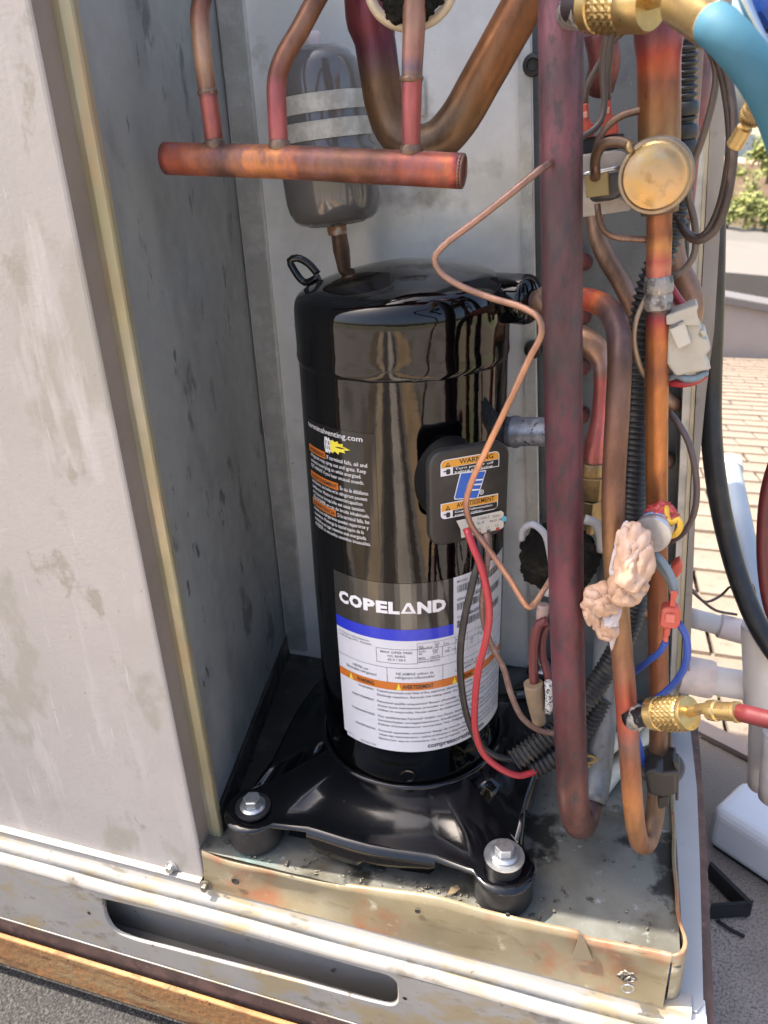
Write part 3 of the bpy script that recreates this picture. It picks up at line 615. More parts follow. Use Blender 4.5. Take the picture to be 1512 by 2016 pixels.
# ------------------------------------------------------------------ curb rail under the unit
rail = thing('curb_rail', 'rusty steel curb rail running along the unit\'s front base', 'rail', (-.2, -.17, ZR))
zr = at(0, 1845, Y=-.147).z; rz0 = at(0, 1897, Y=-.147).z
prism('rail_face', [Vector((-1.2, -.147, rz0)), Vector((.300, -.147, rz0)), Vector((.300, -.147, zr)), Vector((-1.2, -.147, zr))], (0, .0055, 0), RUST, rail, .0018)
prism('curb_face', [Vector((-1.2, -.1365, -.26)), Vector((.29, -.1365, -.26)), Vector((.29, -.1365, -.1652)), Vector((-1.2, -.1365, -.1652))], (0, .004, 0), BROWN, rail)
ra2 = [at(1400, 2016, Z=-.09), at(1378, 1560, Z=-.09), at(1366, 1425, Z=-.09)]
xr = sum(p.x for p in ra2)/3
V = [at(1408, 2040, Z=-.075), at(1393, 1700, Z=-.075), at(1380, 1500, Z=-.075), at(1370, 1380, Z=-.075), at(1355, 1380, Z=-.075), at(1366, 1500, Z=-.075), at(1372, 1700, Z=-.075), at(1386, 2040, Z=-.075)]
prism('rail_side', V, (0, 0, -.14), BROWN, rail)
box('curb_box', (-1.15, -.132, ZR-.001), (.27, .5, -.172), CURB, rail)

# ================================================================== THE COMPRESSOR
AX = Vector((-.0195, .0670, 0)); RS = .0940
comp = thing('compressor', 'black scroll compressor standing in the tray of the open unit', 'compressor', AX)
def cyl(px, py, R=RS):
    """azimuth and height where photo pixel (px, py) meets the shell"""
    r = ray(px, py); ox, oy = CAM[0]-AX.x, CAM[1]-AX.y
    a = r[0]**2+r[1]**2; b = 2*(ox*r[0]+oy*r[1]); c = ox*ox+oy*oy-R*R; t = (-b-math.sqrt(max(b*b-4*a*c, 0)))/2/a
    return math.atan2(oy+r[1]*t, ox+r[0]*t), CAM[2]+r[2]*t
def shell_r(z): return RS-.0030*max(0, min(1, (z-.24)/.225))
def on_shell(az, z, off=0.0): r = shell_r(z)+off; return Vector((AX.x+r*math.cos(az), AX.y+r*math.sin(az), z))
axf = Matrix.Translation(AX)
ZC = .4790                                            # seam between shell and cap
prof = [(.0935, .050), (.0940, .056), (.0940, .11), (.0940, .24)]+[(shell_r(z_), z_) for z_ in (.28, .33, .38, .43)]+[(shell_r(ZC-.012), ZC-.012)]
seg = 96; V = []; FC = []
for r, z in prof:
    for j in range(seg): V.append(axf @ Vector((r*math.cos(2*math.pi*j/seg), r*math.sin(2*math.pi*j/seg), z)))
for i in range(len(prof)-1):
    for j in range(seg): k = (j+1) % seg; FC.append((i*seg+j, i*seg+k, (i+1)*seg+k, (i+1)*seg+j))
mesh('shell', V, FC, BLACK, comp, True)
# cap with an off-centre dome
rings = [(.966, ZC-.013), (.978, ZC-.0105), (.982, ZC-.0075), (.976, ZC-.004), (.974, ZC+.004), (.976, ZC+.018), (.975, ZC+.0265)]
prf = [(.972, .0315), (.962, .0362), (.940, .0398), (.905, .0425), (.83, .0458), (.72, .0495), (.58, .0528), (.44, .0550), (.28, .0562), (0.02, .0566)]
V = []; FC = []
def bulge(x, y, t):
    u = (x*.75+y*.40)/.094                            # higher to the right and back
    return .0085*(1/(1+math.exp(-4.5*(u+.15))))*max(0, min(1, (.972-t)/.09))
allr = [(k, z, False) for k, z in rings]+[(k, ZC+z, True) for k, z in prf]
for k, z, dome in allr:
    for j in range(seg):
        a = 2*math.pi*j/seg; x, y = RS*k*math.cos(a), RS*k*math.sin(a)
        zz = z+(bulge(x, y, k) if dome else 0)
        if not dome and k != .975: q_ = 1+.006*vnoise((x, y, k), 70); x *= q_; y *= q_; zz += .0012*vnoise((x, y, 0), 60)
        V.append(AX+Vector((x, y, zz)))
for i in range(len(allr)-1):
    for j in range(seg): k = (j+1) % seg; FC.append((i*seg+j, i*seg+k, (i+1)*seg+k, (i+1)*seg+j))
FC.append(tuple(range((len(allr)-1)*seg, len(allr)*seg)))
cap = mesh('top_cap', V, FC, BLACK, comp, True)
# lifting eye
e0_ = at(612, 548, Y=.07); ee = [(628, 545), (600, 556), (578, 530), (571, 513), (585, 508), (606, 518), (626, 540)]
tube('lifting_eye', [at(x, y, Y=.07+.001*i) for i, (x, y) in enumerate(ee)], .0033, BLACK, comp, seg=10, step=.004)
# weld ring and base plate
tube('foot_weld', [AX+Vector(((RS+.0025)*math.cos(a), (RS+.0025)*math.sin(a), .053+.0006*vnoise((math.cos(a)*3, math.sin(a)*3, 0), 4))) for a in [i*2*math.pi/64 for i in range(65)]], .0036, PLATEB, comp, seg=8, step=.005, caps=False)
HX, HY, ER, REC = .1255, .1460, .0285, .020
def outline():
    pts = []
    for sx, sy in ((1, -1), (1, 1), (-1, 1), (-1, -1)):
        cx, cy = sx*HX, sy*HY; a0 = math.degrees(math.atan2(sy, sx))
        for k in range(13):
            a = math.radians(a0-105+210*k/12); pts.append((cx+ER*math.cos(a), cy+ER*math.sin(a)))
        nx_, ny_ = {(1, -1): ((1, 1)), (1, 1): ((-1, 1)), (-1, 1): ((-1, -1)), (-1, -1): ((1, -1))}[(sx, sy)]
        ex, ey = nx_*HX, ny_*HY
        ox, oy = (1, 0) if sx == nx_ else (0, 1)
        for t in (.24, .28, .4, .5, .6, .72, .76):
            x, y = cx+(ex-cx)*t, cy+(ey-cy)*t
            kx = ER-REC+.006*math.exp(-((t-.5)/.2)**2)
            pts.append((x+ox*sx*kx, y+oy*sy*kx))
    return pts
ol = outline(); n = len(ol); V = []; FC = []
lev = [(0, .0555), (.10, .0540), (.2, .0525), (.34, .0505), (.50, .0460), (.66, .0410), (.80, .0385), (.92, .0375), (1.0, .0365)]
for t, z in lev:
    for (x, y) in ol:
        a = math.atan2(y, x); rx, ry = .092*math.cos(a), .092*math.sin(a)
        px_, py_ = rx+(x-rx)*t, ry+(y-ry)*t
        corner = min(1, max(0, (math.hypot(x, y)-.155)/.04))
        V.append(AX+Vector((px_, py_, z-.004*corner*math.sin(t*math.pi)*.8)))
for i in range(len(lev)-1):
    for j in range(n): k = (j+1) % n; FC.append((i*n+j, i*n+k, (i+1)*n+k, (i+1)*n+j))
b = (len(lev)-1)*n
for j in range(n): V.append(AX+Vector((ol[j][0]*1.004, ol[j][1]*1.004, .0335)))
for j in range(n): k = (j+1) % n; FC.append((b+j, b+k, b+n+k, b+n+j))
plate = mesh('base_plate', V, FC, PLATEB, comp, True)
# turned-down skirts between the ears
for (sx, sy) in ((0, -1), (1, 0), (-1, 0), (0, 1)):
    V = []; FC = []; m_ = 24
    for i in range(m_+1):
        t = .245+.51*i/m_
        if sy: x, y = -HX+2*HX*t, sy*(HY+ER-REC)
        else: x, y = sx*(HX+ER-REC), -HY+2*HY*t
        dz = .020 if .06 < (i/m_) < .42 else .012 if i/m_ < .72 else .014
        if i in (0, m_): dz = .006
        ox_, oy_ = sx, sy
        k6 = .006*math.exp(-((t-.5)/.2)**2)
        V += [AX+Vector((x+ox_*(-.003+k6), y+oy_*(-.003+k6), .0370)), AX+Vector((x+ox_*(.0015+k6), y+oy_*(.0015+k6), .0345)), AX+Vector((x+ox_*(.003+k6), y+oy_*(.003+k6), .030)), AX+Vector((x+ox_*(.003+k6), y+oy_*(.003+k6), .0325-dz))]
    for i in range(m_):
        for j in range(3): FC.append((i*4+j, i*4+j+1, i*4+5+j, i*4+4+j))
    mesh('plate_skirt', V, FC, PLATEB, plate, True)
for sx, sy in ((-1, -1), (1, -1), (1, 1), (-1, 1)):
    c = AX+Vector((sx*HX, sy*HY, 0))
    big = (sx, sy) == (1, -1)
    g = lathe('rubber_grommet', [(.0255, .0015), (.0275, .004), (.0270, .022), (.0240, .0325)], Matrix.Translation(c), RUBBER, comp, 32)
    zt = .0385
    if big:
        lathe('grommet_sleeve', [(.0165, .036), (.0165, .047), (.0150, .0490)], Matrix.Translation(c), RUBBER, g, 28); zt = .0490
        w_ = lathe('washer', [(.0180, 0), (.0184, .0006), (.0180, .0020), (.010, .0022)], Matrix.Translation(c+Vector((0, 0, zt))), ZINC, comp, 32)
    else:
        lathe('washer', [(.0175, 0), (.0175, .003), (.010, .0032)], Matrix.Translation(c+Vector((0, 0, zt))), RUBBER, comp, 28)
    z2 = zt+.0026
    bolt = lathe('bolt', [(.0128, 0), (.0128, .0014), (.0105, .003), (.009, .003)], Matrix.Translation(c+Vector((0, 0, z2))), ZINC, comp, 24)
    hexa('bolt_head', Matrix.Translation(c+Vector((0, 0, z2+.0028))) @ Matrix.Rotation(.3, 4, 'Z'), .0092, .0085, ZINC, bolt, bevel=.0012)
# knock-out near the foot of the shell
a, z = cyl(803, 1527); nrm = Vector((math.cos(a), math.sin(a), 0))
lathe('shell_plug', [(.0082, -.001), (.0082, .0012), (.0066, .0016), (.006, -.0006), (0, -.0008)], axis_frame(on_shell(a, z), nrm), BLACK, comp, 24)
# discharge fitting high on the right, suction stub in the middle
pd = at(1012, 588, Y=.072); ddir = (at(1060, 592, Y=.062)-pd).normalized()
lathe('discharge_fitting', [(.0200, -.022), (.0200, .012), (.0188, .0155), (.0150, .0185), (.0115, .0200), (.0095, .0205), (.0090, .040), (.008, .041)], axis_frame(pd, ddir), BLACK, comp, 32)
lathe('discharge_collar', [(.0105, .024), (.0113, .026), (.0113, .036), (.0105, .038)], axis_frame(pd, ddir), CU_DULL, comp, 24)
ps = at(998, 850, Y=.074); sdir = (at(1062, 850, Y=.064)-ps).normalized()
lathe('suction_stub', [(.0135, -.03), (.0135, .004), (.0145, .008), (.0143, .010), (.0126, .013), (.0126, .065)], axis_frame(ps, sdir), M('burnt_stub_steel', (.24, .25, .28), .42, .5, [((.42, .42, .43), 60, .5, .64), ((.04, .04, .04), 130, .58, .68)], (150, .3)), comp, 28)

# terminal box on the front right of the shell
tn = Vector((.600, -.800, 0)).normalized(); tt = Vector((.800, .600, 0)); zz = Vector((0, 0, 1))
bc = AX+tn*(RS+.030); bc.z = at_plane(922, 975, bc, tn).z
tl = at_plane(846, 972, bc, tn); tr = at_plane(1001, 960, bc, tn); tu = at_plane(925, 880, bc, tn); tb = at_plane(925, 1064, bc, tn)
bw = (tr-tl).dot(tt)/2; bh = (tu.z-tb.z)/2; bctr = bc+tt*((tr-bc).dot(tt)+(tl-bc).dot(tt))/2; bctr.z = (tu.z+tb.z)/2
bfr = frame(bctr, tt, zz, tn)
def rr_prism(name, fr, hw, hh, r, z0, z1, m, parent, bevel, n=8):
    bm = bmesh.new(); A = []; B = []
    for cx, cy, a0 in ((hw-r, -hh+r, -90), (hw-r, hh-r, 0), (-hw+r, hh-r, 90), (-hw+r, -hh+r, 180)):
        for i in range(n+1):
            a = math.radians(a0+90*i/n); A.append(bm.verts.new(fr @ Vector((cx+r*math.cos(a), cy+r*math.sin(a), z0)))); B.append(bm.verts.new(fr @ Vector((cx+r*math.cos(a), cy+r*math.sin(a), z1))))
    bm.faces.new(A[::-1]); bm.faces.new(B)
    k = len(A)
    for i in range(k): bm.faces.new((A[i], A[(i+1) % k], B[(i+1) % k], B[i]))
    return from_bm(name, bm, m, parent, False, bevel, 3)
tbx = rr_prism('terminal_box', bfr, bw, bh, .0125, -.009, .0, PLASTIC, comp, .0022)
lathe('terminal_neck', [(.034, -.036), (.031, -.02), (.029, -.012), (.027, -.0085)], bfr @ Matrix.Translation((-.004, .002, 0)) @ Matrix.Diagonal((.85, 1.12, 1, 1)), NECK, tbx, 36)
def onbox(u, v, off): return bfr @ Vector((u, v, .0003+off))
def bx(px, py):
    q = at_plane(px, py, bctr, tn)-bctr; return q.dot(tt), q.z
# sticker with logo on the box cover
def px_rect(a, b, c, d): 
    P_ = [bx(*q) for q in (a, b, c, d)]; return min(p[0] for p in P_), min(p[1] for p in P_), max(p[0] for p in P_), max(p[1] for p in P_)
def mv(*q): return sum(bx(*p)[1] for p in q)/len(q)
def mu(*q): return sum(bx(*p)[0] for p in q)/len(q)
x0, x1 = mu((867, 937), (867, 915), (867, 991), (867, 1010)), mu((982, 888), (982, 918), (980, 975), (980, 995))
sw = x1-x0
for (yb, yt, word, l1, l2, cor, fl) in ((mv((867, 938), (982, 918)), mv((869, 906), (982, 887)), 'WARNING', 'Turn power off', 'before removing.', (0, 1, 1, 0), 0), (mv((867, 1024), (980, 1000)), mv((867, 991), (980, 972)), 'AVERTISSEMENT', "Couper l'alimentation", 'avant de retirer.', (1, 0, 0, 1), 1)):
    h = yt-yb; a = Print(); a.rrect(x0, yb, x1, yt, h*.30, cor); st = a.lay('cover_sticker', onbox, .0002, INKW, tbx)
    a = Print(); ym = yb+h*.50
    a.rrect(x0+.0007, ym, x1-.0007, yt-.0007, h*.25, (0, cor[1], cor[2], 0)); a.lay('sticker_band', onbox, .0004, INKYO, st)
    a = Print(); a.rrect(x0+sw*.205, yb+.0007, x1-.0007, ym-.0004, h*.2, (cor[0], 0, 0, 0)); a.lay('sticker_ground', onbox, .0004, INKK, st)
    a = Print(); a.text(word, x0+sw*(.60 if not fl else .60), ym+h*.11, h*.29, sw*(.66 if fl else .58), .014, 'c')
    tx = x0+sw*.12; tyy = ym+h*.05
    a.poly([(tx-h*.16, tyy), (tx+h*.16, tyy), (tx, tyy+h*.29)])
    a.rrect(x0+sw*.09, yb+h*.08, x0+sw*.16, yb+h*.40, .0010); a.rect(x0+sw*.045, yb+h*.26, x0+sw*.09, yb+h*.32)
    a.lay('sticker_ink', onbox, .0006, INKK, st)
    a = Print(); a.text(l1, x0+sw*.235, yb+h*.285, h*.135, sw*.66, .014); a.text(l2, x0+sw*.235, yb+h*.075, h*.135, sw*.66 if not fl else sw*.50, .014)
    a.lay('sticker_lettering', onbox, .0008, INKW, st)
    a = Print(); a.poly([(tx-.0005, tyy+h*.06), (tx+.0005, tyy+h*.06), (tx+.0005, tyy+h*.18), (tx-.0005, tyy+h*.18)]); a.lay('warning_mark', onbox, .0008, INKYO, st)
def quad(px): return [bx(*q) for q in px]
def cz(x, y): return (600+x/3.6, 820+y/3.6)
lg = Print(); lg.poly(quad([cz(1098, 402), cz(1110, 396), cz(1285, 378), cz(1226, 572), cz(1215, 580), cz(1060, 587), cz(1056, 575)])); lo = lg.lay('logo_ground', onbox, .0002, INKW, tbx)
lg = Print(); lg.poly(quad([cz(1104, 408), cz(1112, 402), cz(1277, 386), cz(1221, 566), cz(1213, 573), cz(1066, 580), cz(1062, 572)])); lb_ = lg.lay('logo', onbox, .0004, LOGO, lo)
lg = Print(); lg.poly(quad([cz(1262, 440), cz(1172, 448), cz(1162, 456), cz(1140, 522), cz(1146, 528), cz(1232, 520), cz(1234, 510), cz(1156, 516), cz(1175, 462), cz(1258, 455)][:6]+[cz(1234, 511), cz(1155, 517)]))
lg.v = []; lg.f = []
for q_ in ([cz(1263, 438), cz(1170, 446), cz(1172, 456), cz(1260, 448)], [cz(1170, 446), cz(1140, 522), cz(1152, 522), cz(1178, 452)], [cz(1140, 516), cz(1142, 527), cz(1234, 519), cz(1236, 509)], [cz(1254, 470), cz(1192, 476), cz(1189, 486), cz(1250, 481)]): lg.poly(quad(q_))
lg.lay('logo_lines', onbox, .0006, INKW, lb_)
rg = Print(); ux, uy = bx(947, 969); rg.text('®', ux-.0018, uy-.0018, .0042, .0040, .01); rg.lay('registered_mark', onbox, .0004, INKW, tbx)
# torn white data tag at the foot of the cover
tg = Print(); tg.poly(quad([(897, 1024), (985, 1004), (990, 1008), (990, 1036), (985, 1040), (907, 1058), (905, 1040)])); tag_ = tg.lay('data_tag', onbox, .0010, M('tag_paper', (.62, .58, .50), .6), tbx)
tg = Print()
for s_, q in (('T103017', (938, 1021)), ('20351', (968, 1016)), ('SL 3F', (938, 1029)), ('04-01-08', (963, 1025)), ('SL', (940, 1041)), ('L1', (956, 1037)), ('L2', (974, 1033))):
    u, v = bx(*q); tg.text(s_, u, v-.001, .0021)
u, v = bx(959, 1044); tg.rect(u-.001, v-.0013, u+.0022, v+.0013)
tg.lay('tag_ink', onbox, .0012, INKG, tag_)
tg = Print(); u, v = bx(977, 1040); tg.rect(u-.001, v-.0013, u+.0022, v+.0013); u, v = bx(942, 1048); tg.rect(u-.0008, v-.0012, u+.0016, v+.0012); tg.lay('tag_red_ink', onbox, .0012, M('ink_red', (.45, .05, .05), .4), tag_)
tg = Print(); u, v = bx(991, 1020); tg.poly([(u+.0022*math.cos(i), v+.0028*math.sin(i)) for i in [k*.7 for k in range(9)]]); tg.lay('tag_blue_spot', onbox, .0013, M('ink_cyan', (.12, .45, .62), .4), tag_)

# ---- labels wrapped on the shell
def wrap(az0, z0): return lambda u, v, off: on_shell(az0+u/RS, z0+v, .0003+off)
aL, _ = cyl(660, 1180); aM, zT = cyl(795, 1150); aR, _ = cyl(893, 1180); zB = cyl(800, 1480)[1]
aE = math.radians(-3)
z_bt = cyl(800, 1240)[1]; z_bb = cyl(800, 1262)[1]; z_ln = cyl(800, 1316)[1]; z_ot = cyl(790, 1344)[1]; z_ob = cyl(790, 1359)[1]
UV_ = wrap(aL, zB); U = lambda a: (a-aL)*RS
H = zT-zB; uR = U(aR); uE = U(aE); vb0 = z_bb-zB; vb1 = z_bt-zB; vo0 = z_ob-zB; vo1 = z_ot-zB; vln = z_ln-zB
a = Print(); a.rect(0, vb1, uR, H, 24); npl = a.lay('nameplate', UV_, 0, FILM, comp)
a = Print(); a.rect(.004, 0, uE, .0045, 40); a.rect(0, .0045, uE, vb0, 40); a.rect(uR, vb0, uE, H, 20); wl = a.lay('nameplate_paper', UV_, .00005, WHITE, npl)
a = Print(); a.rect(0, vb0, uR, vb1, 24); a.lay('nameplate_blue_band', UV_, .0001, INKBLUE, npl)
a = Print(); a.rect(0, vo0, uE, vo1, 40); a.lay('nameplate_orange_band', UV_, .0002, INKOR, npl)
cl, zc = cyl(669, 1188); crr, _ = cyl(880, 1192)
a = Print(); zb_ = cyl(795, 1208)[1]-zB; zt_ = cyl(795, 1187)[1]-zB
wid = [1.0, 1.22, 1.0, .92, .88, 1.2, 1.1, 1.1]; tot = sum(wid); u0 = U(cl); span = U(crr)-u0
for ch, w_ in zip('COPELAND', wid):
    if ch == 'A':
        hh_ = zt_-zb_; W_ = span*w_/tot*.92
        a.poly([(u0, zb_), (u0+W_*.22, zb_), (u0+W_*.47, zb_+hh_*.70), (u0+W_*.42, zb_+hh_)]); a.poly([(u0+W_*.42, zb_+hh_), (u0+W_*.47, zb_+hh_*.70), (u0+W_*.56, zb_+hh_*.62), (u0+W_*.66, zb_+hh_)])
        a.poly([(u0+W_*.66, zb_+hh_), (u0+W_*.545, zb_+hh_*.64), (u0+W_*.70, zb_+hh_*.20), (u0+W_, zb_)]); a.poly([(u0+W_*.22, zb_), (u0+W_, zb_), (u0+W_*.72, zb_+hh_*.18), (u0+W_*.28, zb_+hh_*.18)])
    else: a.text(ch, u0, zb_, (zt_-zb_), span*w_/tot*.93, .055)
    u0 += span*w_/tot
a.lay('brand_lettering', UV_, .0002, INKW, npl)
a = Print()
a.rect(0, vln, uE, vln+.0004, 40); 
def vy(px, py): return cyl(px, py)[1]-zB
def ux_(px, py): return U(cyl(px, py)[0])
for p in ((762, 1330), (871, 1325)): a.rect(ux_(*p), vo1, ux_(*p)+.0004, vln)
# boxes of the data field
x_a, x_b, x_c = ux_(741, 1285), ux_(821, 1280), ux_(870, 1270)
vA, vB_ = vy(800, 1307), vb0-.003; vC = vA+(vB_-vA)*.70
for (p0, p1) in (((x_a, vA), (x_a, vC)), ((x_b, vA), (x_b, vB_)), ((x_c, vA+.004), (x_c, vC))): a.rect(p0[0], p0[1], p0[0]+.0004, p1[1])
a.rect(x_a, vA, x_b, vA+.0004, 6); a.rect(x_a, vC, uE, vC+.0004, 24); a.rect(x_b, vA+.004, x_c, vA+.0044, 3)
for k in (.15, .30, .46, .62): a.rect(x_c+(uE-x_c)*k, vA+.004, x_c+(uE-x_c)*k+.0003, vB_)
a.rect(x_c, vA+.004, uE, vA+.0043, 20); a.rect(x_b, vB_, uE, vB_+.0003, 20)
a.lay('nameplate_rules', UV_, .0003, INKG, npl)
a = Print()
a.text('Product information', .0035, vb0-.0052, .0021, x_a-.010); a.text('including HFC Details', .0035, vb0-.0086, .0021, x_a-.008)
xm = (x_a+x_b)/2; wm_ = x_b-x_a
for i, t_ in enumerate(('MAX OPER PRES', 'H/L BARG', '45.0 / 28.5')): a.text(t_, xm, vC-.0045-.0040*i, .0024, wm_*(.78, .42, .44)[i], .006, 'c')
for t_, k, v in (('OIL', .06, .80), ('OZ', .70, .84), ('3MA-POE', .06, .71), ('25', .72, .72), ('RUN', .06, .55), ('CAP', .60, .55), ('40', .06, .43), ('370', .62, .43), ('MFD', .06, .22), ('VOLTS', .50, .22)):
    a.text(t_, x_b+(x_c-x_b)*k, vA+(vB_-vA)*v, .0022, None, .006)
a.text('MADE IN MEXICO', x_b+.0012, vA+.0010, .0018, (x_c-x_b)*.85, .012)
for t_, k, v in (('L', .02, .86), ('0.74', .015, .74), ('BOX', .16, .80), ('V~', .06, .52), ('208 - 230', .03, .38), ('HZ', .34, .55), ('60', .345, .40), ('PH 1', .49, .55), ('THERM. PROT.', .48, .86), ('LRA', .65, .62), ('158.0', .65, .45)):
    a.text(t_, x_c+(uE-x_c)*k, vA+(vB_-vA)*v, .0021, None, .006)
c1, c2 = ux_(762, 1330), ux_(871, 1325)
vm = (vo1+vln)/2
for (m_, s1, s2, w1) in ((c1*.5, 'NEVER use', 'flammable refrigerant!', c1*.62), ((c1+c2)/2, 'NE JAMAIS utiliser de', 'refrigerant inflammable!', (c2-c1)*.70), ((c2+uE)/2, 'NUNCA usar refrigerante', 'inflamable! NIEMALS verwenden', (uE-c2)*.7)):
    a.text(s1, m_, vm+.0007, .0030, w1*(.5 if m_ < c1 else .95), .006, 'c'); a.text(s2, m_, vm-.0036, .0030, w1, .006, 'c')
ORT = Print()
for px_, s1, w_ in ((704, 'WARNING', 33), (792, 'AVERTISSEMENT', 61), (905, 'WARNUNG', 22)): xa = ux_(px_, 1345); ORT.text(s1, xa, vo0+(vo1-vo0)*.25, (vo1-vo0)*.5, ux_(px_+w_, 1345)-xa, .02)
ORT.lay('band_lettering', UV_, .0004, INKK, npl)
rows_ = [('WARNING', ['Trained personnel only! Risk of fire, explosion, electrocution, burns. Disconnect power before servicing.', 'Discharge capacitors. Removal: Use tubing cutter. Do not use torch. Use only approved refrigerants.']),
 ('AVERTISSEMENT', ["Personnel qualifie uniquement! Risque d'incendie, d'explosion, d'electrocution et de brulures.", 'Avant toute maintenance, proceder au verrouillage a fond. Decharger les condensateurs.', 'Utiliser un coupe-tube. Ne pas utiliser de chalumeau. Utiliser uniquement les huiles approuvees.']),
 ('WARNHINWEISE', ['Nur qualifiziertes Personal! Gefahr von Feuer, Explosion, Stromschlag und Verbrennungen.', 'Servicearbeiten verriegeln/absichern. Kondensatoren entladen. Rohrschneider verwenden.', 'Keinen Schweissbrenner verwenden. Nur freigegebene Kaltemittel und Ole einsetzen.']),
 ('ADVERTENCIA', ['Personal capacitado unicamente! Riesgo de incendio, explosion, electrocucion y quemaduras.', 'Antes del mantenimiento, realice el bloqueo y etiquetado de seguridad. Descargue capacitores.', 'Extraccion: use un cortatubos. No use un soplete. Use refrigerantes y aceites aprobados.'])]
v = vo0-.0042; step = (vo0-.012)/12.6
for hd, ls in rows_:
    a.text(hd, c1*.74, v, .0024, None, .014, 'r')
    for t_ in ls: a.text(t_, c1*.80, v, .0025, uE-c1*.80-.003, .012); v -= step
    v -= step*.55
a.text('09-21', .006, .0035, .0022); a.text('053-40/17-00', .022, .0022, .0022)
# right-hand data block with barcodes
xr0 = uR+.0035
for i, (t_, val) in enumerate((('MODEL', 'ZPS60K5E'), ('SERIAL', '16C6501M'), ('CUSTOMER', 'S1-020'))):
    yv = H-.0065-i*(H-vb0)*.31; a.text(t_, xr0, yv, .0025, None, .01); a.text(val, xr0+.013, yv, .0034, None, .02)
a.lay('nameplate_lettering', UV_, .0003, INKG, npl)
a = Print(); a.text('compressorsafety.com', ux_(842, 1474), .0042, .0058, .066, .02); a.lay('website_lettering', UV_, .0003, INKK, npl); a = Print(); rnd = random.Random(4)
for i in range(3):
    yv = H-.0080-i*(H-vb0)*.31; x = xr0
    while x < uE-.012:
        w_ = rnd.choice((.0003, .0005, .0008)); a.rect(x, yv-.0085, x+w_, yv-.001); x += w_+rnd.choice((.0004, .0006, .0009))
a.lay('barcode', UV_, .0003, INKK, npl)
a = Print()
for px_ in (690, 780, 890):
    x = ux_(px_, 1345); a = Print(); a.poly([(x, vo0+.0006), (x+.0045, vo0+.0006), (x+.00225, vo1-.0005)]); a.lay('warning_triangle', UV_, .0004, INKYEL, npl)
# black venting label
wL, _ = cyl(612, 940); wR, _ = cyl(741, 960); wT = cyl(700, 853)[1]; wB = cyl(700, 1070)[1]
UW = wrap(wL, wB); ww = (wR-wL)*RS; wh = wT-wB
a = Print(); a.rect(-.004, 0, ww, wh, 24); vl = a.lay('venting_label', UW, 0, FILM2, comp)
a = Print(); a.text('terminalventing.com', .000, wh*.925, .0048, ww*.86)
def blk(y, hd, wdt, lines):
    ow = Print(); a.text(lines[0], wdt+.002, y, .0036, ww*.90-wdt-.002)
    for i, t_ in enumerate(lines[1:]): a.text(t_, .0005, y-.0052*(i+1), .0034, ww*(.88, .82, .85, .9)[i])
for y, hd, wf, ls in ((wh*.71, 'WARNING', .34, ['If terminal fails, oil and', 'refrigerant may spray out and ignite. Keep', 'terminal cover/plug on while energized.', 'GET AWAY if you hear unusual sounds.']),
 (wh*.465, 'AVERTISSEMENT', .52, ['En cas de défaillance', 'de la borne, les huiles et le réfrigérant peuvent', "s'enflammer. Mettre le couvercle/capuchon", "de la borne lorsqu'elle est sous tension.", 'S\'ÉLOIGNER en cas de bruits inhabituels.']),
 (wh*.205, 'ADVERTENCIA', .46, ['Si la terminal falla, los', 'aceites y el refrigerante pueden esparcirse y', 'encenderse. Mantenga la tapa/el tapón de la', 'terminal en su lugar mientras esté energizada.', 'ALÉJESE si escucha sonidos inusuales.'])):
    blk(y, hd, ww*wf, ls)
    o_ = Print(); o_.rect(-.002, y-.0012, ww*wf, y+.0052, 12); ob = o_.lay('venting_orange_tab', UW, .0002, INKOR, vl)
    t2 = Print(); t2.text(hd, .0005, y, .0036, ww*wf-.0015, .02); t2.lay('tab_lettering', UW, .0004, INKK, ob)
# terminal pictogram: white rings and a yellow burst
cxx, cyy = ww*.36, wh*.835
for dx_ in (0, .0018, .0044): 
    for s_ in (0, 1):
        pts = [(cxx+dx_+.0016*math.cos(t), cyy+.0072*math.sin(t)) for t in [k*2*math.pi/14 for k in range(15)]]
        for i in range(14): x_0, y_0 = pts[i]; x_1, y_1 = pts[i+1]; a.poly([(x_0, y_0), (x_1, y_1), (cxx+dx_+(x_1-cxx-dx_)*.45, cyy+(y_1-cyy)*.8), (cxx+dx_+(x_0-cxx-dx_)*.45, cyy+(y_0-cyy)*.8)])
        break
for yy_ in (-.0045, 0, .0045): a.rect(cxx, cyy+yy_-.0005, cxx+.0075, cyy+yy_+.0005)
a.lay('venting_lettering', UW, .0003, INKW, vl)
b_ = Print(); bp_ = [(0, .004), (.003, .0062), (.005, .0046), (.009, .006), (.0095, .004), (.0145, .0046), (.0140, .0026), (.0215, .0005), (.0150, -.001), (.0165, -.003), (.010, -.0030), (.009, -.0056), (.005, -.0036), (.002, -.006), (0, -.004)]
for i in range(len(bp_)-1): b_.poly([(cxx+.0062, cyy), (cxx+.0062+bp_[i+1][0], cyy+bp_[i+1][1]), (cxx+.0062+bp_[i][0], cyy+bp_[i][1])])
b_.lay('venting_burst', UW, .0004, INKYEL, vl)

# ================================================================== PIPES AND VALVES
def pipe(name, pts, r, m, label, cat='pipe', **k):
    return props(own(tube(name, pts, r, m, None, **k)), label, cat)
def collar(name, px, py, Y, dirn, r, h, m, parent, seg=24):
    fr = axis_frame(at(px, py, Y=Y), dirn)
    o = lathe(name, [(r*.96, -h*1.3), (r*1.03, -h*.8), (r*1.10, -h*.3), (r*1.13, .1*h), (r*1.08, h*.6), (r*1.0, h), (r*.95, h*1.2)], fr, m, parent, seg, True, False)
    for v in o.data.vertices:
        c = fr.translation; q = v.co-c; v.co = c+q*(1+.10*vnoise(v.co, 420)+.07*vnoise(v.co, 160, 2))
    return o
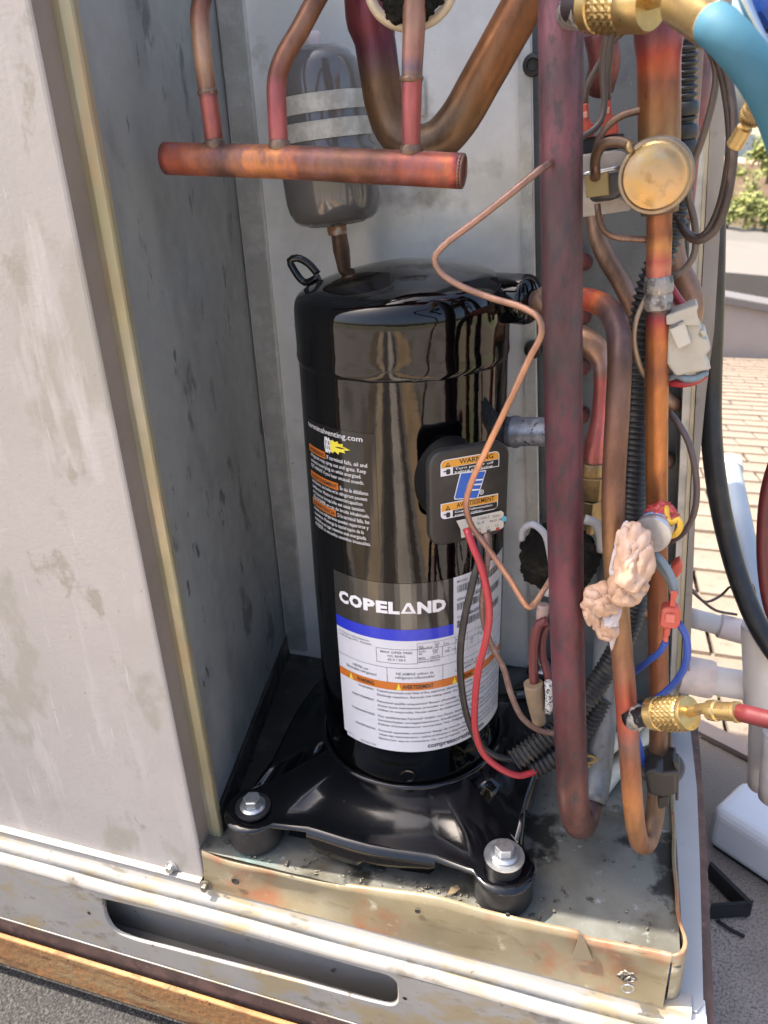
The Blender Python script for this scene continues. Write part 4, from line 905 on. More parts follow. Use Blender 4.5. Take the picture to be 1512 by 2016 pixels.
# suction line: front leg, U trap, rear leg
suct = thing('suction_pipe', 'thick maroon copper suction pipe running down in front, right of the compressor', 'pipe', at(1130, 1640, Y=-.05))
pts = [(1104, -330, -.028), (1104, -60, -.030), (1105, 300, -.034), (1108, 700, -.042), (1112, 1000, -.048), (1118, 1300, -.054), (1125, 1500, -.058), (1128, 1560, -.058), (1132, 1604, -.051), (1140, 1622, -.036), (1150, 1612, -.018), (1160, 1570, .000)]
m_ = cu('maroon_copper_bands', pts, gain=.52, stops=[(0, (130, 85, 95)), (1, (150, 95, 110)), (1.35, (165, 105, 120)), (1.6, (115, 85, 95)), (1.9, (145, 85, 95)), (2.2, (105, 75, 82)), (2.7, (120, 78, 84)), (3.0, (102, 74, 78)), (3.4, (125, 68, 82)), (4, (128, 66, 82)), (5, (125, 64, 76)), (6, (118, 66, 68)), (6.8, (132, 82, 72)), (8, (125, 80, 70)), (9, (110, 66, 60)), (11, (90, 60, 60))], rough=.44, metal=.3, blot=(.050, .043, .046), blot_rng=(.50, .62), warp=.05, bscale=45)
tube('front_leg', pts, .0132, m_, suct, seg=28, step=.006)
tube('rear_leg', [(1168, 1580, -.006), (1178, 1520, .016), (1186, 1430, .030), (1195, 1300, .040), (1203, 1150, .046), (1205, 1040, .050)], .0125, CU_ASH, suct, seg=20, step=.01)
tube('service_port', [(1122, 25, -.045), (1140, 22, -.056), (1155, 22, -.066)], [.0085, .0092, .0088], BRAZE, suct, seg=16, step=.003)
# discharge line: out of the compressor, down, U bend, up the riser
dis = thing('discharge_pipe', 'bent orange brown copper discharge pipe with U bend over the tray', 'pipe', at(1255, 1690, Y=-.05))
pts = [(1042, 592, .064), (1090, 590, .052), (1140, 588, .036), (1172, 594, .022), (1200, 612, .008), (1216, 648, -.010), (1220, 700, -.024), (1216, 800, -.034), (1208, 950, -.042), (1208, 1050, -.046), (1217, 1200, -.052), (1230, 1350, -.058), (1239, 1480, -.062), (1247, 1590, -.062), (1252, 1632, -.058), (1262, 1662, -.046), (1276, 1655, -.028), (1288, 1610, -.010), (1293, 1550, .000)]
m_ = cu('discharge_bands', pts, [(0, (80, 70, 72)), (1, (150, 105, 95)), (1.8, (215, 150, 110)), (2.5, (225, 110, 75)), (3.1, (230, 95, 70)), (3.45, (235, 120, 55)), (3.7, (150, 95, 80)), (4.3, (125, 95, 92)), (5.2, (138, 108, 108)), (6.2, (120, 85, 66)), (6.8, (135, 100, 84)), (7.5, (142, 98, 78)), (8.2, (150, 105, 80)), (9.0, (172, 122, 78)), (9.6, (185, 138, 90)), (10.2, (165, 125, 88)), (10.8, (160, 105, 78)), (11.1, (185, 88, 62)), (11.5, (200, 95, 70)), (11.8, (135, 100, 88)), (12.2, (165, 100, 66)), (12.8, (196, 128, 68)), (13.4, (178, 120, 70)), (14.5, (172, 118, 74)), (16, (150, 112, 80)), (18, (130, 105, 80))], rough=.40, metal=.45, blot=(.14, .085, .065), blot_rng=(.56, .74), warp=.03)
tube('down_leg', pts, .0084, m_, dis, seg=22, step=.006)
pts = [(1292, 1560, .000), (1296, 1480, .006), (1297, 1400, .008), (1295, 1200, .006), (1293, 1000, .003), (1293, 750, .002), (1296, 620, .0), (1296, 560, .0), (1298, 440, .0), (1298, 400, .0)]
m_ = cu('riser_bands', pts, [(0, (110, 92, 74)), (1, (125, 98, 75)), (2, (140, 88, 58)), (2.8, (165, 98, 60)), (3.4, (150, 88, 52)), (3.9, (190, 116, 64)), (4.4, (205, 128, 62)), (4.9, (198, 122, 58)), (5.2, (160, 98, 66)), (5.55, (212, 126, 58)), (5.8, (190, 92, 66)), (5.95, (178, 62, 72)), (6.1, (90, 80, 74)), (6.95, (88, 80, 76)), (7.08, (190, 88, 92)), (7.3, (212, 130, 100)), (7.42, (192, 96, 84)), (7.6, (208, 142, 78)), (7.85, (160, 98, 62)), (8.2, (178, 108, 66)), (9, (150, 95, 60))], rough=.36, metal=.5, blot=(.17, .09, .06), blot_rng=(.57, .75), warp=.02)
tube('riser', pts, .0082, m_, dis, seg=22, step=.008)
pts = [(1299, 420, .0), (1298, 380, .0), (1298, 250, .0), (1297, 120, .0), (1297, 95, .0), (1297, 70, .0), (1296, -60, .0), (1295, -330, .0)]
m_ = cu('stub_bands', pts, [(0, (130, 105, 85)), (1, (132, 108, 86)), (1.4, (160, 125, 80)), (1.7, (195, 152, 92)), (2.0, (165, 118, 72)), (2.3, (170, 112, 64)), (2.6, (160, 95, 66)), (2.8, (200, 100, 55)), (3.0, (208, 90, 56)), (3.5, (190, 82, 72)), (4.2, (172, 88, 84)), (5, (150, 84, 92)), (6, (140, 82, 92)), (7, (130, 80, 85))], rough=.34, metal=.5, blot=(.15, .08, .07), blot_rng=(.56, .75), warp=.10)
tube('upper_riser', pts, [.0118, .0128, .0130, .0130, .0138, .0146, .0146, .0146], m_, dis, seg=26, step=.006)
rise = at(1297, 560, Y=0)-at(1296, 600, Y=0)
lathe('braze_joint', [(.0082, -.012), (.0094, -.011), (.0098, -.004), (.0090, -.001), (.0099, .001), (.0098, .006), (.0090, .010), (.0082, .011)], axis_frame(at(1296, 575, Y=.0), rise), BRAZE, dis, 24)
tube('service_port', [(1243, 1412, -.064), (1262, 1411, -.070), (1292, 1410, -.077)], [.0095, .0078, .0076], M('black_port_steel', (.02, .02, .024), .35, .5, [((.20, .19, .18), 140, .6, .7)], (200, .3)), dis, seg=16, step=.004)
collar('port_braze', 1250, 1412, -.066, (1, -.2, 0), .0095, .0035, BRAZE, dis)

# round brass coloured cap on the riser
vc = thing('round_valve_cap', 'large round brass coloured cap on the copper riser, upper right', 'valve', at(1290, 420, Y=-.02))
dc = at(1290, 347, Y=-.040); dn = (Vector(CAM)-dc).normalized(); dn = (dn+Vector((-.10, -.05, -.10))).normalized()
R_ = 71*np.dot(np.array(dc)-CAM, CM[2])/F
dfr = axis_frame(dc, dn)
lathe('cap_body', [(R_*.80, -.026), (R_*.93, -.016), (R_*.98, -.008)], dfr, BRASSD, vc, 48)
lathe('cap_rim', [(R_*.97, -.0085), (R_*1.01, -.0075), (R_*1.02, -.005), (R_*1.005, -.003), (R_*1.015, -.001), (R_*.985, .0006), (R_*.94, .0008)], dfr, M('cap_rim_brass', (.24, .19, .14), .4, .7, [((.33, .26, .18), 70, .45, .65)], (200, .1)), vc, 56)
lathe('cap_face', [(R_*.945, -.002), (R_*.90, .0012), (R_*.84, .0024), (R_*.72, .0026), (R_*.66, .0034), (R_*.40, .0036), (R_*.22, .0040), (0, .0041)], dfr, DISC, vc, 56)
lathe('cap_neck', [(.0135, -.055), (.0150, -.045), (.0150, -.026)], dfr, BRASSD, vc, 28)
tube('capillary_stub', [dfr @ Vector(p) for p in ((-R_*.72, R_*.74, -.004), (-R_*.80, R_*.82, .0005), (-R_*.70, R_*.62, .0015))], .0022, BRASSD, vc, seg=8, step=.003)
# valve body bracket at its left
vb = thing('valve_bracket', 'pale bracketed valve block with square brass plate left of the round cap', 'valve', at(1190, 425, Y=.02))
ALW = M('pale_cast_bracket', (.50, .46, .42), .5, .2, [((.42, .38, .33), 50, .45, .65), ((.60, .56, .52), 25, .5, .68)], (150, .2))
slab('bracket_plate', [(1138, 430), (1148, 428), (1240, 415), (1246, 404), (1212, 385), (1208, 330), (1138, 348)], .024, .004, ALW, vb, .001)
slab('upper_plate', [(1140, 305), (1210, 296), (1230, 300), (1238, 318), (1232, 345), (1140, 350)], .018, .006, ALW, vb, .0012)
slab('dark_body', [(1160, 345), (1236, 326), (1240, 350), (1232, 378), (1212, 395), (1160, 400)], .010, .018, M('dark_valve_body', (.05, .055, .06), .45, .2), vb, .004, 3)
slab('brass_plate', [(1151, 345), (1198, 336), (1200, 384), (1154, 390)], .003, .006, M('stained_brass_plate', (.30, .24, .12), .5, .6, [((.20, .15, .08), 70, .48, .62), ((.42, .36, .22), 120, .6, .7)], (150, .2)), vb, .0008)
tube('spring_pin', [(1148, 343, .000), (1190, 336, .001), (1220, 329, .002)], .0014, ZINC, vb, seg=8)
slab('terminal_block', [(1140, 272), (1228, 262), (1230, 292), (1142, 304)], .022, .02, M('dark_blue_block', (.012, .016, .024), .4), vb, .001)
# red insulated spade terminals on the block
for i, (pp, lb) in enumerate(((((1147, 204), (1158, 202), (1160, 238), (1168, 244), (1170, 268), (1142, 275), (1142, 240)), 'red insulated spade terminal nearest the maroon pipe'), (((1191, 195), (1202, 193), (1206, 228), (1216, 232), (1219, 262), (1186, 268), (1184, 240), (1192, 230)), 'red insulated spade terminal beside the copper riser'))):
    t = thing('spade_terminal', lb, 'terminal', at(pp[-2][0], pp[-2][1], Y=.025), 'red spade terminals on the valve block')
    slab('sleeve', pp, .016, .007, TERM, t, .0014, 3)
    cx = (pp[0][0]+pp[1][0])/2; slab('crimp', [(cx-4, pp[0][1]+16), (cx+4, pp[0][1]+15), (cx+4, pp[0][1]+28), (cx-4, pp[0][1]+29)], .0145, .004, M('pale_crimp', (.62, .32, .24), .35), t, .0006)

# upper left: suction manifold with three feeders
man = thing('copper_manifold', 'horizontal copper manifold tube with three feeder tubes, upper left', 'pipe', at(620, 360, Y=-.03))
pts = [(327, 312, -.030), (420, 315, -.030), (520, 318, -.03), (620, 322, -.030), (710, 327, -.03), (800, 331, -.030), (911, 337, -.030)]
m_ = cu('manifold_bands', pts, [(0, (130, 75, 78)), (.12, (190, 92, 66)), (.5, (205, 110, 70)), (.95, (200, 120, 82)), (1.2, (125, 92, 84)), (1.4, (140, 100, 82)), (1.7, (205, 130, 80)), (2.2, (222, 142, 78)), (2.6, (205, 118, 66)), (2.8, (150, 92, 74)), (3.3, (142, 100, 76)), (3.9, (158, 104, 76)), (4.4, (142, 92, 72)), (4.9, (168, 92, 76)), (5.5, (190, 98, 76)), (5.8, (214, 116, 68)), (5.95, (196, 84, 66)), (6, (140, 66, 66))], rough=.38, metal=.5, blot=(.22, .10, .10), blot_rng=(.47, .66), warp=.14, bscale=50)
tube('manifold_tube', pts, .0110, m_, man, seg=28, step=.006)
me_ = at(911, 337, Y=-.03); md = (me_-at(800, 331, Y=-.03)).normalized()
lathe('end_crimp', [(.0111, -.002), (.0108, .0006), (.0094, .0012), (.0086, -.002), (.0, -.004)], axis_frame(me_, md), CU_DULL, man, 28)
pts = [(480, -330, .06), (440, -120, .02), (398, 0, -.010), (393, 30, -.016), (396, 80, -.022), (404, 150, -.026), (416, 230, -.029), (424, 300, -.030)]
m_ = cu('feeder_bands', pts, [(0, (120, 80, 60)), (2, (128, 78, 58)), (3, (150, 98, 72)), (4, (185, 140, 108)), (4.7, (196, 150, 112)), (5.3, (165, 118, 84)), (5.5, (112, 84, 70)), (5.62, (196, 104, 92)), (6.4, (205, 112, 98)), (6.8, (165, 90, 84)), (7, (120, 92, 82))], rough=.36, metal=.5, blot=(.2, .1, .09), blot_rng=(.58, .76), warp=.02)
tube('feeder', pts, .0064, m_, man, seg=18, step=.006)
pts = [(790, -330, .07), (690, -120, .03), (622, 0, .0), (590, 60, -.012), (556, 120, -.022), (545, 160, -.026), (546, 230, -.029), (550, 300, -.030)]
m_ = cu('feeder_bands', pts, [(0, (120, 80, 60)), (2, (140, 92, 64)), (3, (165, 116, 84)), (4, (150, 98, 72)), (4.8, (138, 82, 66)), (5.2, (178, 96, 92)), (6, (196, 100, 100)), (6.7, (190, 104, 100)), (6.9, (130, 100, 92)), (7, (110, 92, 84))], rough=.36, metal=.5, blot=(.2, .1, .09), blot_rng=(.58, .76), warp=.02)
tube('feeder', pts, .0066, m_, man, seg=18, step=.006)
pts = [(836, -330, -.02), (818, -60, -.026), (815, 50, -.028), (811, 150, -.029), (810, 230, -.030), (809, 310, -.030)]
m_ = cu('feeder_bands', pts, [(0, (150, 105, 80)), (1, (165, 115, 88)), (2, (190, 142, 118)), (2.6, (185, 130, 115)), (2.85, (132, 108, 122)), (3.0, (150, 120, 100)), (3.1, (185, 95, 95)), (4, (196, 104, 100)), (4.7, (188, 100, 98)), (5, (120, 84, 82))], rough=.36, metal=.5, blot=(.2, .1, .09), blot_rng=(.58, .76), warp=.02)
tube('feeder', pts, [.0066, .0072, .0072, .0067, .0062, .0062], m_, man, seg=18, step=.006)
for (x, y, q) in ((424, 287, (416, 240)), (550, 288, (547, 240)), (809, 298, (810, 240))):
    collar('feeder_braze', x, y, -.030, at(x, y, Y=-.03)-at(q[0], q[1], Y=-.029), .0070, .0030, CU_DULL, man)
collar('feeder_joint', 810, 155, -.029, (0, 0, 1), .0070, .0016, CU_DULL, man)
collar('feeder_joint', 409, 183, -.027, at(404, 150, Y=-.026)-at(416, 230, Y=-.029), .0064, .0022, CU_DULL, man)
# big bend behind the manifold
pts = [(722, -330, .055), (724, -80, .050), (728, 30, .046), (731, 48, .045), (738, 80, .044), (748, 150, .042), (760, 215, .040), (782, 262, .037), (820, 287, .034), (862, 277, .034), (900, 238, .036), (950, 152, .042), (1035, 0, .052), (1130, -170, .062)]
m_ = cu('bend_bands', pts, [(0, (120, 60, 62)), (1, (135, 58, 64)), (2, (140, 60, 66)), (3.5, (122, 52, 62)), (4.4, (112, 56, 66)), (4.9, (118, 82, 70)), (5.4, (140, 104, 66)), (6, (136, 98, 62)), (7, (130, 100, 72)), (8.5, (118, 96, 76)), (10, (132, 102, 72)), (10.6, (150, 104, 62)), (11.3, (172, 112, 62)), (12.3, (176, 112, 66)), (13, (160, 100, 60))], rough=.34, metal=.6, blot=(.13, .08, .06), blot_rng=(.57, .76), warp=.03)
pipe('return_line_bend', pts, [.0175, .0175, .0175, .0172, .0148, .0146, .0146, .0146, .0146, .0146, .0146, .0146, .0146, .0146], m_, 'wide copper tube with a V shaped bend behind the manifold', seg=28, step=.006)
# foam lined ring at the top edge
fr0 = thing('foam_lined_ring', 'yellowish ring stuffed with black foam at the top edge of the photo', 'ring', at(815, 20, Y=-.01))
rc = at(808, -24, Y=-.012)
tube('ring_band', [rc+Vector((.0270*math.cos(t), -.004*math.sin(t), .0205*math.sin(t))) for t in [i*2*math.pi/24 for i in range(25)]], .0034, M('cream_ring', (.46, .38, .25), .5, .1, [((.55, .50, .42), 30, .45, .65)]), fr0, seg=10, step=.004, caps=False)
blob('foam', at(808, -12, Y=-.022), (.0180, .010, .0165), FOAM, fr0, 5, .26, 60, 3)

# filter drier on the back wall
YD = .135
fd = thing('filter_drier', 'grey enamelled filter drier canister strapped to the back wall', 'filter drier', at(660, 440, Y=YD))
d0, d1 = at(614, 78, Y=YD), at(664, 440, Y=YD); dd = (d0-d1).normalized(); DL = (d0-d1).length
rd = .0418
dfr2 = axis_frame(d1, dd)
lathe('canister', [(.006, 0), (rd*.62, .0005), (rd*.80, .002), (rd*.92, .006), (rd*1.0, .013), (rd*1.035, .022), (rd*1.035, DL*.40), (rd*1.02, DL*.425), (rd*.96, DL*.445), (rd*.955, DL*.72), (rd*.94, DL*.80), (rd*.88, DL*.87), (rd*.76, DL*.92), (rd*.52, DL*.955), (.012, DL*.965)], dfr2, DRIER, fd, 48, True, False)
lathe('bottom_ring', [(rd*.60, -.0005), (rd*.66, .0006), (rd*.60, .0015)], dfr2, BRAZE, fd, 36)
tube('inlet', [d1+dd*(DL*.95), d1+dd*(DL*1.02), d1+dd*DL*1.04], [.0085, .0080, .006], PASTE, fd, seg=14, step=.004)
for k in (.525, .665):
    c0 = d1+dd*(DL*k)
    lathe('strap', [(rd*.957, -.0072), (rd*.982, -.0070), (rd*.982, .0070), (rd*.957, .0072)], axis_frame(c0, dd), STRAP, fd, 48)
slab('strap_bracket', [(786, 162), (834, 152), (836, 228), (788, 236)], YB-.008, .003, STRAP, fd, .0008)
slab('strap_ear', [(745, 170), (800, 168), (800, 228), (748, 230)], YB-.012, .002, STRAP, fd, .0005)
tube('outlet', [d1+dd*.002, (668, 465, YD+.004), (672, 492, YD+.007), (678, 530, YD+.012), (684, 600, YD+.016)], [.0076, .0074, .0080, .0064, .0062], CU_DULL, fd, seg=16, step=.004)
lathe('outlet_collar', [(.0085, -.006), (.0090, -.003), (.0090, .003), (.0082, .008)], axis_frame(at(663, 448, Y=YD), dd), M('rusty_collar', (.36, .19, .10), .6, .3, [((.52, .48, .45), 110, .5, .6), ((.12, .07, .05), 90, .56, .66)], (150, .4)), fd, 20)

# tubes behind the pipes at the right
pipe('distributor_tube', [(1168, 300, .09), (1172, 440, .085), (1178, 470, .082), (1192, 505, .08), (1220, 552, .078), (1246, 606, .078), (1262, 660, .085)], .0072, CU_DULL, 'dull brown copper tube bending behind the maroon suction pipe', seg=16, step=.006)
pipe('coil_outlet_tube', [(1100, 655, .12), (1150, 672, .105), (1172, 688, .10), (1184, 712, .097), (1186, 760, .094), (1180, 830, .09), (1172, 880, .086), (1168, 925, .085)], [.012, .012, .011, .0085, .0075, .0078, .0098, .0112], CU_FEED2, 'pink copper tube stepping down into a brass flare fitting', seg=18, step=.006)
ff = thing('flare_fitting', 'dull brass hexagonal flare fitting behind the maroon suction pipe', 'fitting', at(1163, 1015, Y=.085))
q0 = at(1166, 918, Y=.084); q1 = at(1158, 1020, Y=.088); qd = (q1-q0); ql = qd.length
ffr = axis_frame(q0, qd)
lathe('flare_nut_collar', [(.0115, -.006), (.0128, -.004), (.0128, .006)], ffr, BRASSD, ff, 24)
hexa('flare_nut', ffr @ Matrix.Translation((0, 0, .006)), .0165, ql*.42, BRASSD, ff, bevel=.001)
hexa('union_body', ffr @ Matrix.Translation((0, 0, .008+ql*.42)) @ Matrix.Rotation(.3, 4, 'Z'), .0145, ql*.45, BRASSD, ff, bevel=.001)
lathe('union_tail', [(.008, ql*.9), (.008, ql*1.25)], ffr, BRASSD, ff, 18)
pipe('side_riser_tube', [(1360, 60, .13), (1352, 200, .13), (1340, 330, .13), (1322, 470, .13), (1330, 520, .13), (1352, 560, .13), (1362, 600, .13), (1352, 660, .13)], .0098, CU_DULL, 'dull copper tube bending beside the post above the white plug', seg=16, step=.008)
pipe('header_stub', [(1378, -60, .15), (1372, 60, .15), (1364, 190, .15), (1352, 300, .15), (1340, 430, .15)], [.0125, .0125, .0130, .0100, .0098], CU_SUCT, 'dusty maroon header tube between riser and corner post', seg=18, step=.008)
for k, (pts, lb) in enumerate((([(1180, 60, .07), (1190, 120, .075), (1180, 170, .09)], 'short shaded red copper bend behind the brass coupler'),)):
    pipe('shaded_bend', pts, .011, CU_RED, lb, seg=16, step=.006)

# ------------------------------------------------------------------ foam wrapped bulb with its grey clamp
fb = thing('foam_insulation', 'round black foam insulation plug behind the maroon pipe, halfway down', 'insulation', at(1100, 1190, Y=.03))
fc = at(1100, 1102, Y=.028)
blob('foam_body', fc, (.033, .018, .034), FOAM, fb, 5, .16, 55, 8)
tube('clamp', [(1027, 1062, .012), (1029, 1042, .010), (1048, 1032, .008), (1070, 1048, .008), (1082, 1085, .010), (1086, 1140, .012), (1076, 1172, .010)], .0030, M('grey_clamp', (.42, .42, .45), .4), fb, seg=10, step=.004)
tube('clamp', [(1150, 1022, .026), (1172, 1030, .026), (1183, 1055, .026), (1184, 1085, .026)], .0044, M('clear_clamp', (.30, .29, .28), .2), fb, seg=10, step=.004)

# ------------------------------------------------------------------ capillary tube looping over the compressor
pipe('capillary_tube', [(1085, 320, -.048), (1062, 335, -.056), (1000, 385, -.064), (930, 440, -.066), (875, 482, -.066), (855, 508, -.066), (866, 535, -.066), (905, 562, -.066), (965, 586, -.068), (1030, 606, -.072), (1060, 626, -.076), (1066, 655, -.078), (1040, 710, -.080), (1003, 790, -.084), (960, 880, -.087), (928, 950, -.088), (918, 990, -.088), (926, 1030, -.087), (955, 1072, -.084), (1000, 1135, -.078), (1038, 1194, -.070), (1046, 1194, -.066), (1072, 1160, -.045), (1088, 1130, -.02), (1095, 1110, 0)], .0022, CU_CAP, 'thin copper capillary tube looping across the compressor and its terminal box', 'tube', seg=10, step=.005)
pipe('thin_tube', [(1290, 555, .012), (1270, 590, .0), (1254, 625, -.004), (1248, 665, -.004), (1256, 710, -.002), (1270, 740, .004), (1284, 756, .012)], .0019, M('tan_capillary', (.30, .22, .15), .45, .4), 'thin tan capillary arc left of the copper riser', 'tube', seg=8, step=.005)
pipe('thin_tube', [(1290, 212, -.004), (1258, 218, -.004), (1220, 230, -.006), (1190, 256, -.008), (1174, 290, -.010), (1172, 340, -.010)], .0022, CU_DULL, 'thin brown tube arching from the riser down past the brass plate', 'tube', seg=8, step=.005)
pipe('thin_tube', [(1172, 350, .0), (1174, 305, -.014), (1188, 284, -.018), (1212, 279, -.020), (1236, 285, -.022), (1252, 300, -.026)], .0034, M('brown_loop', (.16, .10, .065), .4, .4), 'thick brown loop of tube entering the round cap', 'tube', seg=10, step=.004)
pipe('thin_tube', [(1176, 402, .002), (1180, 430, .0), (1190, 455, -.002), (1212, 467, -.002), (1245, 470, -.002), (1276, 472, .0)], .0021, CU_DULL, 'thin brown tube hooking from the bracket to the riser below the cap', 'tube', seg=8, step=.005)
pipe('thin_tube', [(1322, 545, .02), (1345, 532, .02), (1364, 508, .02), (1370, 480, .02), (1366, 430, .02), (1354, 380, .02), (1358, 340, .015), (1382, 275, .01), (1405, 190, .01), (1410, 140, .01), (1398, 100, .01), (1384, 82, .01)], .0024, M('grey_brown_tube', (.13, .105, .09), .45, .3), 'long grey brown tube hooking down beside the corner post', 'tube', seg=8, step=.006)
pipe('dark_cable', [(1386, 70, .0), (1420, 110, -.004), (1440, 190, -.008), (1446, 270, -.010), (1440, 350, -.010), (1424, 420, -.010), (1402, 460, -.008), (1376, 474, -.004), (1352, 462, .004), (1338, 436, .012)], .0026, DKBROWN, 'outer dark cable loop hanging beside the corner post', 'cable', seg=8, step=.006)
pipe('dark_cable', [(1384, 76, .006), (1412, 115, .004), (1430, 190, .0), (1437, 270, -.004), (1430, 350, -.004), (1412, 420, -.004), (1388, 462, -.002), (1368, 468, .002), (1346, 452, .008), (1334, 425, .015)], .0026, DKBROWN, 'inner dark cable loop hanging beside the corner post', 'cable', seg=8, step=.006)
pipe('dark_cable', [(1318, 812, .02), (1338, 838, .012), (1356, 872, .006), (1368, 920, .002), (1372, 970, .0), (1365, 1015, .0), (1345, 1050, .004), (1318, 1068, .01)], .0024, M('mauve_brown_cable', (.09, .065, .06), .45), 'brown cable bowing out over the post below the white plug', 'cable', seg=8, step=.006)
for (pts, lb) in (([(1196, 55, .0), (1188, 110, .004), (1187, 160, .006), (1190, 200, .008), (1182, 240, .004), (1160, 262, .0), (1140, 272, -.005)], 'brown wire hanging from the brass coupler to the maroon pipe'),
                  ([(1206, 55, .012), (1200, 110, .014), (1196, 150, .015), (1197, 196, .018)], 'brown wire entering the red terminal beside the riser'),
                  ([(1240, 52, .012), (1212, 75, .014), (1196, 100, .015), (1172, 140, .017), (1154, 175, .018), (1152, 205, .019)], 'dark wire slanting down to the red terminal by the maroon pipe')):
    pipe('thermostat_wire', pts, .0022, M('wire_brown_grey', (.10, .08, .07), .45), lb, 'wire', seg=8, step=.006)

# ------------------------------------------------------------------ corrugated loom
pipe('corrugated_loom', [(1346, 60, .045), (1344, 150, .045), (1341, 260, .045), (1336, 360, .045), (1322, 450, .044), (1300, 510, .044), (1275, 580, .042), (1262, 680, .040), (1257, 800, .038), (1251, 920, .036), (1247, 1010, .036), (1252, 1110, .038), (1250, 1190, .036), (1226, 1262, .030), (1190, 1325, .022), (1150, 1382, .014), (1110, 1424, .004), (1060, 1464, -.012), (1012, 1498, -.026)], .0092, LOOM, 'long black corrugated wiring loom snaking down behind the pipes', 'loom', seg=16, corr=(.0046, .0011))
pipe('corrugated_loom', [(1186, 1372, .030), (1150, 1432, .016), (1112, 1470, .004), (1078, 1496, -.010), (1044, 1515, -.020)], .0098, LOOM, 'short black corrugated loom with the red wire coming out of it', 'loom', seg=16, corr=(.0046, .0011))
tp_ = thing('loom_tape', 'black electrical tape band round the upper loom beside the cap', 'tape', at(1338, 290, Y=.045))
for y in (216, 262, 292):
    lathe('tape_wrap', [(.0106, -.004), (.0112, -.003), (.0110, .003), (.0104, .004)], axis_frame(at(1342-(y-216)*.02, y, Y=.045), at(1342, 200, Y=.045)-at(1338, 300, Y=.045)), PLASTIC, tp_, 20)

# ------------------------------------------------------------------ compressor wires
pipe('red_wire', [(918, 1040, -.045), (932, 1078, -.052), (946, 1112, -.056), (960, 1170, -.060), (963, 1215, -.062), (956, 1262, -.062), (942, 1318, -.060), (935, 1385, -.056), (936, 1440, -.052), (952, 1484, -.048), (985, 1513, -.044), (1022, 1527, -.036), (1056, 1518, -.024)], .0030, REDW, 'red compressor wire looping from terminal box to loom', 'wire', seg=12, step=.006)
pipe('black_wire', [(940, 1050, -.042), (944, 1090, -.050), (930, 1150, -.058), (914, 1220, -.060), (906, 1290, -.060), (911, 1370, -.057), (926, 1430, -.052), (948, 1470, -.046), (980, 1490, -.040), (1014, 1496, -.028)], .0030, BLACKW, 'black compressor wire bowing left of the red wire', 'wire', seg=12, step=.006)
pipe('brown_wire', [(958, 1050, -.040), (960, 1090, -.046), (953, 1150, -.052), (950, 1205, -.054), (964, 1262, -.052), (990, 1312, -.048), (1008, 1372, -.042), (1030, 1415, -.034), (1062, 1438, -.026), (1095, 1444, -.016)], .0026, BROWNW, 'brown compressor wire trailing right of the red wire', 'wire', seg=12, step=.006)
pipe('maroon_wire', [(1078, 1222, .0), (1062, 1228, -.002), (1052, 1262, -.004), (1050, 1310, -.006), (1052, 1352, -.008)], .0042, M('maroon_wire', (.15, .035, .035), .4), 'short maroon wire entering the tan sleeve', 'wire', seg=10, step=.006)
pipe('maroon_wire', [(1082, 1226, .006), (1070, 1248, .004), (1068, 1290, .0), (1076, 1320, -.004), (1082, 1350, -.006)], .0036, M('maroon_wire_b', (.13, .03, .032), .4), 'short maroon wire beside the tan sleeve, half hidden by the suction pipe', 'wire', seg=10, step=.006)
ts = thing('tan_sleeve', 'tan paper sleeve over wires left of the suction pipe', 'sleeve', at(1060, 1420, Y=-.008))
tube('sleeve', [(1050, 1345, -.009), (1054, 1378, -.010), (1062, 1422, -.010)], [.0088, .0080, .0062], TAN, ts, seg=16, step=.004)
pipe('barcode_tag', [(1080, 1342, -.012), (1081, 1370, -.013), (1080, 1402, -.014)], .0036, M('speckled_tag', (.60, .60, .58), .5, 0, [((.03, .03, .03), 400, .52, .56)]), 'white speckled barcode flag wrapped on a wire beside the tan sleeve', 'tag', seg=10)
pipe('wire_nut_cap', [(1070, 1190, .006), (1068, 1206, .005), (1064, 1222, .003)], [.005, .0055, .004], M('clear_cap', (.40, .28, .24), .3), 'small clear pink cap on the maroon wires', 'wire cap', seg=10, step=.003)

# ------------------------------------------------------------------ pressure switch, its wires and the putty
sw_ = thing('pressure_switch', 'small silver round pressure switch with red seal on the copper riser', 'switch', at(1280, 1085, Y=-.05))
sc = at(1283, 1053, Y=-.050); sdn = (Vector((-.16, -.93, .12))).normalized()
sd = np.dot(np.array(sc)-CAM, CM[2]); rs_ = 36*sd/F
sfr = axis_frame(sc, sdn)
lathe('can', [(rs_*.86, -.030), (rs_*.96, -.026), (rs_*.96, -.006), (rs_*1.02, -.005), (rs_*1.02, 0), (rs_*.97, .0012)], sfr, ALU, sw_, 40)
lathe('face', [(rs_*.97, .001), (rs_*.86, .0005), (rs_*.80, -.0016), (rs_*.55, -.0018), (rs_*.5, -.001), (0, -.0008)], sfr, M('grey_switch_face', (.055, .05, .045), .6, 0, [((.085, .08, .07), 60, .45, .65)], (200, .2)), sw_, 40)
cl_ = Print()
def onsw(u, v, off): return sfr @ Vector(((rs_*.965+off)*math.sin(u), (rs_*.965+off)*math.cos(u), v))
cl_.rect(-.75, -.0235, .45, -.0095, 14); lab = cl_.lay('switch_label', onsw, .0003, M('pale_blue_label', (.35, .45, .66), .4), sw_)
cl_ = Print(); cl_.text('L2OA-250', -.68, -.0160, .0040, 1.05, .02); cl_.text('200-250', -.62, -.0215, .0030, .85, .02)
cl_.lay('label_lettering', onsw, .0006, M('ink_navy', (.03, .06, .25), .4), lab)
blob('red_seal', at(1303, 1010, Y=-.028), (.0105, .009, .0078), M('red_sealant', (.45, .05, .045), .35, 0, [((.55, .14, .10), 70, .5, .68)], (120, .5)), sw_, 4, .35, 60, 5)
